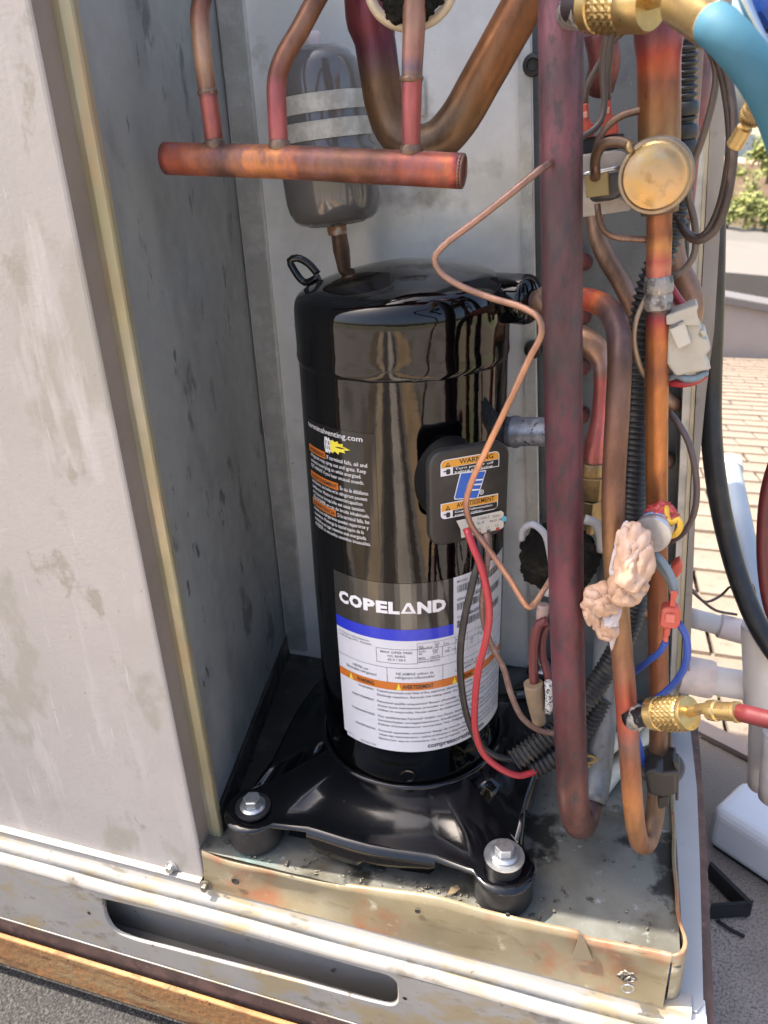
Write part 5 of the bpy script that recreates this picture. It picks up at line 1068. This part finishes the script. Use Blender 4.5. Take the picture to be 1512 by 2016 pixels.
pipe('yellow_wire', [(1308, 1022, -.03), (1312, 1000, -.032), (1314, 1020, -.036), (1322, 1030, -.040), (1336, 1022, -.040), (1340, 1036, -.042), (1330, 1052, -.042), (1318, 1056, -.040)], .0022, YELW, 'yellow wire loop beside the silver pressure switch', 'wire', seg=8, step=.003)
pipe('grey_wire', [(1282, 1085, -.045), (1298, 1100, -.050), (1316, 1125, -.054), (1326, 1150, -.056), (1328, 1168, -.056)], .0030, GREYW, 'blue grey wire from pressure switch to the red connector', 'wire', seg=8, step=.004)
pipe('grey_wire', [(1284, 1090, -.040), (1292, 1108, -.044), (1310, 1130, -.048), (1322, 1152, -.050), (1325, 1168, -.052)], .0026, M('grey_wire_b', (.20, .24, .25), .45), 'paler grey wire running under the blue grey switch wire', 'wire', seg=8, step=.004)
rc_ = thing('red_connector', 'red square insulated quick connector joining grey and blue wires', 'connector', at(1318, 1270, Y=-.056))
slab('housing', [(1303, 1200), (1310, 1196), (1334, 1199), (1341, 1206), (1339, 1232), (1330, 1240), (1304, 1237), (1298, 1231)], -.062, .010, TERM, rc_, .0022, 3)
slab('upper_tail', [(1320, 1164), (1335, 1166), (1333, 1178), (1330, 1180), (1331, 1202), (1317, 1200), (1320, 1178)], -.060, .007, TERM, rc_, .0018, 3)
slab('lower_tail', [(1307, 1234), (1321, 1236), (1319, 1252), (1316, 1256), (1316, 1268), (1304, 1265), (1306, 1250)], -.060, .007, TERM, rc_, .0018, 3)
slab('window', [(1310, 1209), (1330, 1211), (1329, 1228), (1309, 1226)], -.0635, .002, M('red_terminal_light', (.58, .14, .10), .3), rc_, .0008)
tl_ = thing('red_terminal_cap', 'loose red terminal end beside the corner post above the red connector', 'terminal', at(1334, 1140, Y=-.03))
slab('sleeve', [(1330, 1108), (1340, 1102), (1345, 1116), (1343, 1128), (1332, 1142), (1322, 1136), (1320, 1118)], -.034, .009, TERM, tl_, .002, 3)
slab('spade', [(1312, 1118), (1322, 1112), (1324, 1120), (1314, 1126)], -.032, .002, ZINC, tl_)
pipe('blue_wire', [(1311, 1262, -.057), (1300, 1282, -.054), (1278, 1300, -.045), (1255, 1318, -.034), (1240, 1330, -.02)], .0026, BLUEW, 'short blue wire running from red connector behind the copper pipe', 'wire', seg=8, step=.004)
pipe('blue_wire', [(1336, 1226, -.054), (1350, 1252, -.054), (1353, 1290, -.054), (1342, 1325, -.052), (1318, 1355, -.050), (1285, 1380, -.050), (1256, 1396, -.046), (1250, 1430, -.03), (1262, 1480, -.01), (1268, 1510, 0)], .0028, BLUEW, 'long blue wire bowing right of the riser to the brass coupler', 'wire', seg=8, step=.004)
pt = thing('putty_lump', 'peach coloured sealing putty pressed round the copper pipe below the pressure switch', 'putty', at(1200, 1270, Y=-.07))
def putty(name, c, ang, rad, seed, m=PUTTY, amp=.40):
    z = (Vector(CAM)-c).normalized(); x = Vector((1, 0, 0)); x = (x-z*x.dot(z)).normalized(); y = z.cross(x)
    fr = frame(c, x*math.cos(ang)+y*math.sin(ang), y*math.cos(ang)-x*math.sin(ang), z)
    return blob(name, c, rad, m, pt, 5, amp, 20, seed, fr, .05, 5.0)
putty('upper_lump', at(1246, 1108, Y=-.068), -.2, (.0105, .0205, .0080), 12)
putty('upper_lump', at(1240, 1150, Y=-.066), -.5, (.0105, .0140, .0080), 15)
putty('upper_lump', at(1243, 1072, Y=-.066), .3, (.0100, .0130, .0080), 19)
putty('lower_lump', at(1190, 1182, Y=-.066), .2, (.0105, .0105, .0075), 22)
putty('lower_lump', at(1170, 1200, Y=-.060), .5, (.0095, .0125, .0070), 27)
putty('lower_lump', at(1192, 1228, Y=-.060), .7, (.0062, .0120, .0055), 33)
def crumple(name, c, w, h, ang, seed, m=PUTTY, amp=.0052):
    z = (Vector(CAM)-c).normalized(); x = Vector((1, 0, 0)); x = (x-z*x.dot(z)).normalized(); y = z.cross(x)
    X_, Y_ = x*math.cos(ang)+y*math.sin(ang), y*math.cos(ang)-x*math.sin(ang); V = []; FC = []; A_n, R_n = 40, 14
    for i in range(R_n+1):
        for j in range(A_n):
            a = 2*math.pi*j/A_n; e = 1+.30*vnoise((math.cos(a), math.sin(a), seed), 2.2, seed)+.16*vnoise((math.cos(a), math.sin(a), seed), 6, seed); t = i/R_n
            u, v = w*t*e*math.cos(a), h*t*e*math.sin(a)
            d = amp*(1.3*abs(vnoise((u/w, v/h, seed), 1.5, seed))+.7*abs(vnoise((u/w, v/h, seed), 3.4, seed+2))+.12*vnoise((u/w, v/h, seed), 11, seed))-.0055*t**3+.0015*t*vnoise((math.cos(a), math.sin(a), 5), 3, seed)
            V.append(c+X_*u+Y_*v+z*d)
    for i in range(R_n):
        for j in range(A_n): k = (j+1) % A_n; FC.append((i*A_n+j, i*A_n+k, (i+1)*A_n+k, (i+1)*A_n+j))
    o = mesh(name, V, FC, m, pt, True); sd_ = o.modifiers.new('thick', 'SOLIDIFY'); sd_.thickness = .0012; return o
crumple('putty_fold', at(1246, 1100, Y=-.0775), .0125, .0235, -.18, 2)
crumple('putty_fold', at(1238, 1152, Y=-.0765), .0130, .0150, -.45, 5)
crumple('putty_fold', at(1188, 1182, Y=-.0755), .0135, .0125, .25, 9)
crumple('putty_fold', at(1186, 1222, Y=-.0690), .0085, .0150, .6, 13)
putty('smear', at(1222, 1092, Y=-.062), -.08, (.0062, .0230, .0040), 41, PASTE)
putty('smear', at(1208, 1200, Y=-.070), -.15, (.0060, .0120, .0035), 44, PASTE)
tube('drip', [(1206, 1212, -.069), (1207, 1240, -.067), (1205, 1262, -.066), (1204, 1280, -.066)], [.0048, .0042, .0024, .0006], PASTE, pt, seg=10, step=.003)
tube('drip', [(1236, 1160, -.075), (1238, 1172, -.074), (1242, 1184, -.073)], [.0030, .0022, .0005], PASTE, pt, seg=8, step=.002)

# ------------------------------------------------------------------ white plug
pl = thing('white_plug', 'white nylon multi pin plug hanging right of the copper riser', 'connector', at(1360, 740, Y=-.01))
slab('plug_body', [(1313, 640), (1368, 618), (1384, 648), (1378, 660), (1396, 668), (1400, 690), (1388, 700), (1402, 728), (1330, 742), (1312, 716)], -.004, .020, WHITEP, pl, .0030, 3)
slab('plug_flange', [(1311, 622), (1372, 600), (1376, 604), (1372, 612), (1378, 642), (1312, 640)], -.008, .024, WHITEP, pl, .0018, 3)
slab('latch', [(1316, 648), (1348, 634), (1362, 676), (1334, 690)], -.0085, .006, M('white_latch', (.54, .51, .44), .4), pl, .0016, 3)
slab('latch_slot', [(1318, 643), (1344, 631), (1346, 633), (1319, 646)], -.0092, .002, INKG, pl)
slab('ridge', [(1376, 652), (1388, 648), (1394, 660), (1384, 668)], -.006, .022, WHITEP, pl, .002)
for m_, pts, lb in ((REDW, [(1314, 752, .012), (1340, 756, .006), (1366, 752, .004), (1390, 738, .006)], 'red wire curving under the white plug'), (GREYW, [(1314, 746, .010), (1334, 738, .004), (1350, 746, .0), (1372, 744, .0), (1390, 732, .004)], 'grey wire looped under the white plug'),
                    (M('red_wire_b', (.36, .05, .06), .4), [(1318, 560, .022), (1330, 580, .018), (1345, 602, .014), (1352, 618, .012)], 'upper red wire running into the white plug'), (M('pink_wire', (.40, .13, .12), .4), [(1312, 575, .024), (1324, 596, .020), (1338, 616, .014)], 'lower pink wire running into the white plug'), (GREENW, [(1306, 604, .03), (1318, 612, .024), (1330, 624, .016)], 'dark green wire running into the white plug')):
    pipe('plug_wire', pts, .0027, m_, lb, 'wire', seg=8, step=.004)

# ------------------------------------------------------------------ clip on the U bend, pale tube on the tray
cp = thing('pipe_clip', 'black plastic clip round the copper pipe just above the tray', 'clip', at(1300, 1590, Y=.0))
cd = at(1297, 1505, Y=.004)
lathe('disc', [(.0185, -.006), (.0195, -.004), (.0195, .002), (.0180, .004)], axis_frame(cd, (0, -.35, 1)) @ Matrix.Diagonal((1.15, .95, 1, 1)), M('grey_clip_disc', (.055, .055, .058), .5), cp, 32)
slab('clip_body', [(1268, 1522), (1288, 1516), (1306, 1522), (1334, 1520), (1333, 1566), (1306, 1572), (1276, 1566)], -.022, .034, M('clip_plastic', (.022, .020, .018), .32), cp, .003, 3)
slab('clip_tab', [(1324, 1498), (1338, 1502), (1336, 1576), (1330, 1578), (1330, 1524)], -.018, .012, M('clip_plastic_b', (.025, .023, .02), .35), cp, .001)
slab('clip_foot', [(1296, 1572), (1320, 1566), (1316, 1588), (1294, 1596)], -.012, .014, M('clip_plastic_c', (.03, .024, .02), .45), cp, .001)
CREAM = M('cream_tube', (.46, .44, .36), .45, 0, [((.38, .36, .28), 40, .45, .65)])
pipe('cream_tube', [at(1290, 1425, Z=.03), at(1250, 1470, Z=.020), at(1210, 1520, Z=.012), at(1182, 1556, Z=.010)], .0088, CREAM, 'cream plastic tube lying on the tray behind the pipes', 'tube', seg=12, step=.01)
pipe('cream_tube', [at(1262, 1418, Z=.05), at(1225, 1450, Z=.045), at(1190, 1480, Z=.040)], .0075, CREAM, 'second cream plastic tube above the one on the tray', 'tube', seg=12, step=.01)
pipe('wire_wrap', [at(1158+18*math.cos(t), 1492+9*math.sin(t)+t*1.0, Y=.012) for t in [i*.8 for i in range(14)]], .0016, M('ochre_tie', (.30, .20, .06), .5), 'ochre tie wound round the grey rear leg of the suction pipe', 'tie', seg=6, step=.003)

# ------------------------------------------------------------------ gauge hoses
def knurl(name, fr, r, h, m, parent, n=34, rows=9):
    """cylinder with real diamond knurling"""
    V = []; FC = []; su = n*3; sv_ = rows*4
    for i in range(sv_+1):
        z = h*i/sv_; env = min(1, i/2, (sv_-i)/2)
        for j in range(su):
            a = 2*math.pi*j/su; p = a*n/(2*math.pi)*math.pi; q = z/h*rows*math.pi
            k = max(abs(math.sin(p+q)), 0)*max(abs(math.sin(p-q)), 0)
            V.append(fr @ Vector(((r-.0020+.0030*k*env)*math.cos(a), (r-.0020+.0030*k*env)*math.sin(a), z)))
    for i in range(sv_):
        for j in range(su): k = (j+1) % su; FC.append((i*su+j, i*su+k, (i+1)*su+k, (i+1)*su+j))
    return mesh(name, V, FC, m, parent, True)
# red hose at the lower right
rh = thing('red_hose', 'red charging hose with knurled brass coupler on the lower right', 'hose', at(1330, 1440, Y=-.09))
ka, kb = at(1286, 1405, Y=-.076), at(1360, 1404, Y=-.092); kd = (kb-ka).normalized(); kl = (kb-ka).length
dep = np.dot(np.array(ka)-CAM, CM[2]); kr = 33.5*dep/F
kf = axis_frame(ka, kd)
lathe('coupler_collar', [(kr*.62, -.001), (kr*.99, 0), (kr*.99, kl*.20), (kr*.93, kl*.22)], kf, BRASS, rh, 36)
knurl('coupler_knurl', kf @ Matrix.Translation((0, 0, kl*.20)), kr*1.0, kl*.66, BRASS, rh, 22, 5)
lathe('coupler_end', [(kr*.94, kl*.84), (kr*.98, kl*.88), (kr*.94, kl*.97), (kr*.60, kl*1.0), (kr*.40, kl*1.0)], kf, BRASS, rh, 36)
r9 = 10*dep/F
tube('stem', [kb-kd*.004, (1380, 1395, -.098), (1404, 1394, -.104)], r9, BRASS, rh, seg=16, step=.004)
fa, fb_ = at(1396, 1398, Y=-.102), at(1456, 1402, Y=-.114); fdv = (fb_-fa).normalized(); fll = (fb_-fa).length; fr2 = 20*np.dot(np.array(fa)-CAM, CM[2])/F
lathe('ferrule', [(fr2*.72, -.001), (fr2*.98, 0), (fr2*1.04, fll*.15), (fr2*1.04, fll*.27), (fr2*.90, fll*.32), (fr2*.92, fll*.82), (fr2*1.02, fll*.86), (fr2*1.02, fll*.98), (fr2*.9, fll)], axis_frame(fa, fdv), BRASS, rh, 32)
tube('hose', [(1452, 1402, -.113), (1480, 1408, -.118), (1520, 1418, -.126), (1600, 1420, -.135), (1680, 1380, -.14)], fr2*.86, HOSER, rh, seg=20, step=.01)
# blue hose at the top right
bh_ = thing('blue_hose', 'blue charging hose with knurled brass coupler at the top right', 'hose', at(1330, 90, Y=-.12))
ka, kb = at(1166, 10, Y=-.068), at(1284, 6, Y=-.094); kd = (kb-ka).normalized(); kl = (kb-ka).length
dep = np.dot(np.array(ka)-CAM, CM[2]); kr = 50*dep/F; kf = axis_frame(ka, kd)
lathe('port_neck', [(kr*.60, -.016), (kr*.62, -.010), (kr*.62, .002)], kf, M('dark_port', (.05, .04, .045), .4, .5), bh_, 28)
lathe('coupler_collar', [(kr*.62, -.001), (kr*1.0, 0), (kr*1.0, kl*.16), (kr*.94, kl*.18)], kf, BRASS, bh_, 40)
knurl('coupler_knurl', kf @ Matrix.Translation((0, 0, kl*.16)), kr*1.0, kl*.50, BRASS, bh_, 24, 4)
lathe('coupler_end', [(kr*.95, kl*.62), (kr*.99, kl*.68), (kr*.99, kl*.90), (kr*.88, kl*1.0), (kr*.40, kl*.985)], kf, BRASS, bh_, 40)
tube('stem', [kb-kd*.006, (1296, -4, -.10), (1318, -2, -.11), (1345, 14, -.125)], 15*dep/F, BRASS, bh_, seg=18, step=.004)
fa, fb_ = at(1330, 5, Y=-.120), at(1408, 52, Y=-.155); fdv = (fb_-fa).normalized(); fll = (fb_-fa).length; fr2 = 43*np.dot(np.array(fb_)-CAM, CM[2])/F
lathe('ferrule', [(fr2*.5, -.002), (fr2*.78, 0), (fr2*.86, fll*.06), (fr2*.94, fll*.10), (fr2*.97, fll*.90), (fr2*1.0, fll*.96), (fr2*.9, fll)], axis_frame(fa, fdv), BRASS, bh_, 36)
tube('hose', [fb_-fdv*.006, fb_+fdv*.004, (1440, 80, -.160), (1480, 128, -.160), (1512, 180, -.158), (1545, 260, -.15), (1575, 380, -.14)], fr2*.95, HOSEB, bh_, seg=24, step=.008)
# third hose end hanging behind the blue hose
bv = thing('brass_hose_end', 'brass knurled hose end hanging under the blue hose, in front of the sky', 'fitting', at(1440, 300, Y=-.08))
h0, h1 = at(1500, 195, Y=-.09), at(1444, 290, Y=-.075); hd = (h1-h0).normalized(); hl = (h1-h0).length; hf = axis_frame(h0, hd); hr = 24*np.dot(np.array(h0)-CAM, CM[2])/F
lathe('hose_tail', [(hr*.7, -.03), (hr*.72, -.004), (hr*.5, 0)], hf, M('dark_hose', (.03, .05, .07), .4), bv, 24)
knurl('coupler_knurl', hf, hr, hl*.42, BRASSD, bv, 22, 4)
lathe('coupler_end', [(hr*.95, hl*.40), (hr*.9, hl*.44), (hr*.42, hl*.46), (hr*.42, hl*.56), (hr*.66, hl*.58), (hr*.72, hl*.95), (hr*.5, hl*1.0)], hf, BRASS, bv, 24)
mg = thing('manifold_handle', 'dark blue plastic gauge handle in the upper right corner', 'handle', at(1500, 60, Y=-.14))
slab('grip', [(1466, -60), (1484, 30), (1502, 56), (1530, 66), (1600, 60), (1600, -60)], -.150, .03, HANDLE, mg, .006, 3)
tube('hook_rod', [(1440, -80, -.155), (1470, 10, -.158), (1500, 78, -.158), (1530, 140, -.158)], .0024, CHROME, mg, seg=10, step=.01)
slab('bezel', [(1500, 62), (1530, 68), (1530, 110), (1506, 92)], -.148, .01, M('tan_bezel', (.36, .28, .16), .4), mg, .002)

# ------------------------------------------------------------------ outside, right of the unit
cabl = pipe('black_cable', [(1406, 420, .24), (1404, 600, .24), (1400, 760, .24), (1401, 860, .23), (1412, 960, .22), (1432, 1060, .21), (1462, 1160, .19), (1500, 1245, .17), (1560, 1330, .15)], .0105, CABLE, 'thick black cable hanging outside the corner post at the right', 'cable', seg=18, step=.01)
pipe('dark_red_hose', [(1545, 860, .10), (1513, 950, .10), (1502, 1040, .10), (1504, 1130, .10), (1518, 1205, .10), (1555, 1280, .10)], .0052, HOSER, 'dark red hose arc cut by the right edge of the photo', 'hose', seg=16, step=.008)
pv = thing('pvc_drain', 'white PVC drain pipework with tee at the right edge', 'pipe', at(1490, 1560, Y=.22))
YP = .215
def pr(px, Y=YP): q = at(1440, 1330, Y=Y); return px*np.dot(np.array(q)-CAM, CM[2])/F
tube('drain_pipe', [(1362, 1330, YP), (1420, 1342, YP), (1482, 1352, YP)], pr(29), PVC, pv, seg=24, step=.01)
lathe('coupling', [(pr(30), 0), (pr(38), .002), (pr(38), .034), (pr(36), .038), (pr(30), .038)], axis_frame(at(1336, 1325, Y=YP), at(1420, 1342, Y=YP)-at(1336, 1325, Y=YP)), M('pinkish_pvc', (.66, .54, .47), .45, 0, [((.48, .41, .37), 25, .45, .66)]), pv, 32)
lathe('tee_run', [(pr(33), 0), (pr(41), .002), (pr(41), .06)], axis_frame(at(1466, 1348, Y=YP), at(1482, 1352, Y=YP)-at(1420, 1342, Y=YP)), PVC, pv, 32)
tb0, tb1 = at(1500, 1230, Y=YP-.02), at(1506, 1400, Y=YP-.02)
lathe('tee_branch', [(pr(24), .002), (pr(27), -.001), (pr(34), 0), (pr(36), .004), (pr(36), (tb1-tb0).length*.9), (pr(32), (tb1-tb0).length)], axis_frame(tb0, tb1-tb0), PVC, pv, 32)
lathe('tee_bore', [(pr(26.5), .012), (pr(26.5), .0015)], axis_frame(tb0, tb1-tb0), M('pvc_inside', (.30, .27, .25), .5), pv, 28)
tube('down_pipe', [(1503, 1390, YP+.02), (1500, 1480, YP+.03), (1498, 1545, YP+.035)], pr(27), PVC, pv, seg=24, step=.02)
tube('down_pipe', [(1535, 1440, YP-.02), (1528, 1520, YP-.02), (1524, 1570, YP-.02)], pr(30), PVC, pv, seg=24, step=.02)
tube('vent_pipe', [(1500, 1300, YP+.10), (1484, 1180, YP+.16), (1462, 1050, YP+.26), (1437, 922, YP+.40)], pr(27), M('shaded_pvc', (.26, .31, .36), .4), pv, seg=24, step=.02)  # white pipe; its bluish shade is put into the base colour
lathe('vent_cap', [(pr(31), 0), (pr(33), .004), (pr(33), .02), (pr(28), .026)], axis_frame(at(1438, 928, Y=YP+.395), at(1437, 915, Y=YP+.41)-at(1450, 985, Y=YP+.32)), PVC, pv, 28)
tube('rear_pipe', [(1355, 1215, YP+.12), (1420, 1232, YP+.12), (1470, 1246, YP+.12)], pr(22), PVC, pv, seg=20, step=.02)
lathe('rear_coupling', [(pr(24), 0), (pr(27), .002), (pr(27), .036), (pr(24), .038)], axis_frame(at(1414, 1231, Y=YP+.12), at(1470, 1246, Y=YP+.12)-at(1414, 1231, Y=YP+.12)), M('pinkish_pvc_b', (.64, .53, .48), .45), pv, 28)
pipe('loose_twig_wire', [(1362, 1160, .30), (1390, 1185, .32), (1420, 1172, .34), (1440, 1155, .33), (1450, 1180, .32), (1470, 1190, .31), (1486, 1168, .30), (1480, 1150, .30)], .0018, DKBROWN, 'thin dark loose wire tangled round the vent pipe', 'wire', seg=6, step=.01)
pipe('loose_twig_wire', [(1358, 1160, .28), (1380, 1180, .30), (1410, 1202, .32), (1450, 1210, .34)], .0018, DKBROWN, 'thin dark loose wire sagging left of the vent pipe', 'wire', seg=6, step=.01)
# white case lying on the roof, black strap beside it
A_ = at(1386, 1570, Z=ZR+.07); B_ = at(1512, 1650, Z=ZR+.07); ub = (B_-A_); ub.z = 0; ub.normalize(); vb_ = Vector((-ub.y, ub.x, 0))
cs = thing('white_case', 'smooth white plastic case lying on the grey roof at the right edge', 'case', A_+ub*.15-Vector((0, 0, .07)))
c_fr = frame(at(1386, 1660, Z=ZR+.004), ub, vb_, Vector((0, 0, 1)))
box('case_body', (0.0, 0.0, .0), (.42, .085, .070), BOXW, cs, .014, c_fr, 4)
box('case_foot', (0.01, 0.006, -.003), (.41, .079, .0005), RUBBER, cs, 0, c_fr)
st_ = thing('black_strap', 'black webbing strap folded on the grey roof below the white case', 'strap', at(1440, 1800, Z=ZR))
prism('strap_loop', [at(1396, 1700, Z=ZR+.03), at(1400, 1695, Z=ZR+.03), at(1482, 1775, Z=ZR+.03), at(1476, 1780, Z=ZR+.03)], (0, 0, -.026), STRAPB, st_)
prism('strap_end', [at(1400, 1778, Z=ZR+.024), at(1484, 1772, Z=ZR+.030), at(1482, 1778, Z=ZR+.030), at(1400, 1784, Z=ZR+.024)], (0, -.002, -.022), STRAPB, st_)
pipe('strap_cord', [at(1412, 1812, Z=ZR+.004), at(1432, 1826, Z=ZR+.004), at(1466, 1844, Z=ZR+.003)], .0022, STRAPB, 'thin dark cord lying on the grey roof below the strap', 'cord', seg=6, step=.01)

# ------------------------------------------------------------------ loose grit and flakes lying in the tray
rnd = random.Random(21); bm = bmesh.new()
for i in range(150):
    if i < 28: x, y = rnd.uniform(.12, .25), max(-.106, rnd.gauss(-.085, .02))
    elif i < 105: x, y = rnd.uniform(-.18, .10), rnd.uniform(-.107, -.088)
    else: x, y = rnd.uniform(.02, .09), rnd.uniform(-.105, -.09)
    r = rnd.uniform(.0003, .0009)*(2.2 if i % 23 == 0 else 1); z0 = .0016
    mt = Matrix.Translation((x, y, z0+r*.3)) @ Matrix.Rotation(rnd.uniform(0, 6), 4, 'Z') @ Matrix.Rotation(rnd.uniform(-.4, .4), 4, 'X') @ Matrix.Diagonal((r*rnd.uniform(.8, 2.4), r, r*.45, 1))
    bm_box(bm, (-1, -1, -1), (1, 1, 1), mt)
props(own(from_bm('tray_grit', bm, M('grit', (.16, .13, .09), .9, 0, [((.05, .045, .04), 300, .45, .55), ((.34, .30, .24), 500, .58, .66)]))), 'loose dark grit and rust flakes lying in the tray', 'grit', kind='stuff')
lf = thing('dry_leaf', 'small curled dry leaf scrap in the tray beside the front right foot', 'leaf', at(895, 1752, Z=.004))
mesh('leaf_blade', [at(880, 1762, Z=.003), at(888, 1746, Z=.009), at(900, 1742, Z=.012), at(906, 1750, Z=.006), at(896, 1758, Z=.004)], [(0, 1, 4), (1, 2, 3, 4)], M('dry_leaf', (.36, .26, .14), .8), lf)

# families of look-alikes
GROUPS = {'thin_tube': 'thin tubes round the valve and riser', 'dark_cable': 'dark cables beside the corner post', 'plug_wire': 'wires at the white plug', 'thermostat_wire': 'wires above the valve block', 'shrub': 'shrubs in the far background',
          'corrugated_loom': 'black corrugated looms', 'blue_wire': 'blue switch wires', 'grey_wire': 'grey switch wires', 'cream_tube': 'cream tubes in the tray', 'maroon_wire': 'maroon wires by the tan sleeve', 'loose_twig_wire': 'loose wires at the vent pipe'}
for o in bpy.data.objects:
    if o.parent is None and o.name.split('.')[0] in GROUPS: o['group'] = GROUPS[o.name.split('.')[0]]
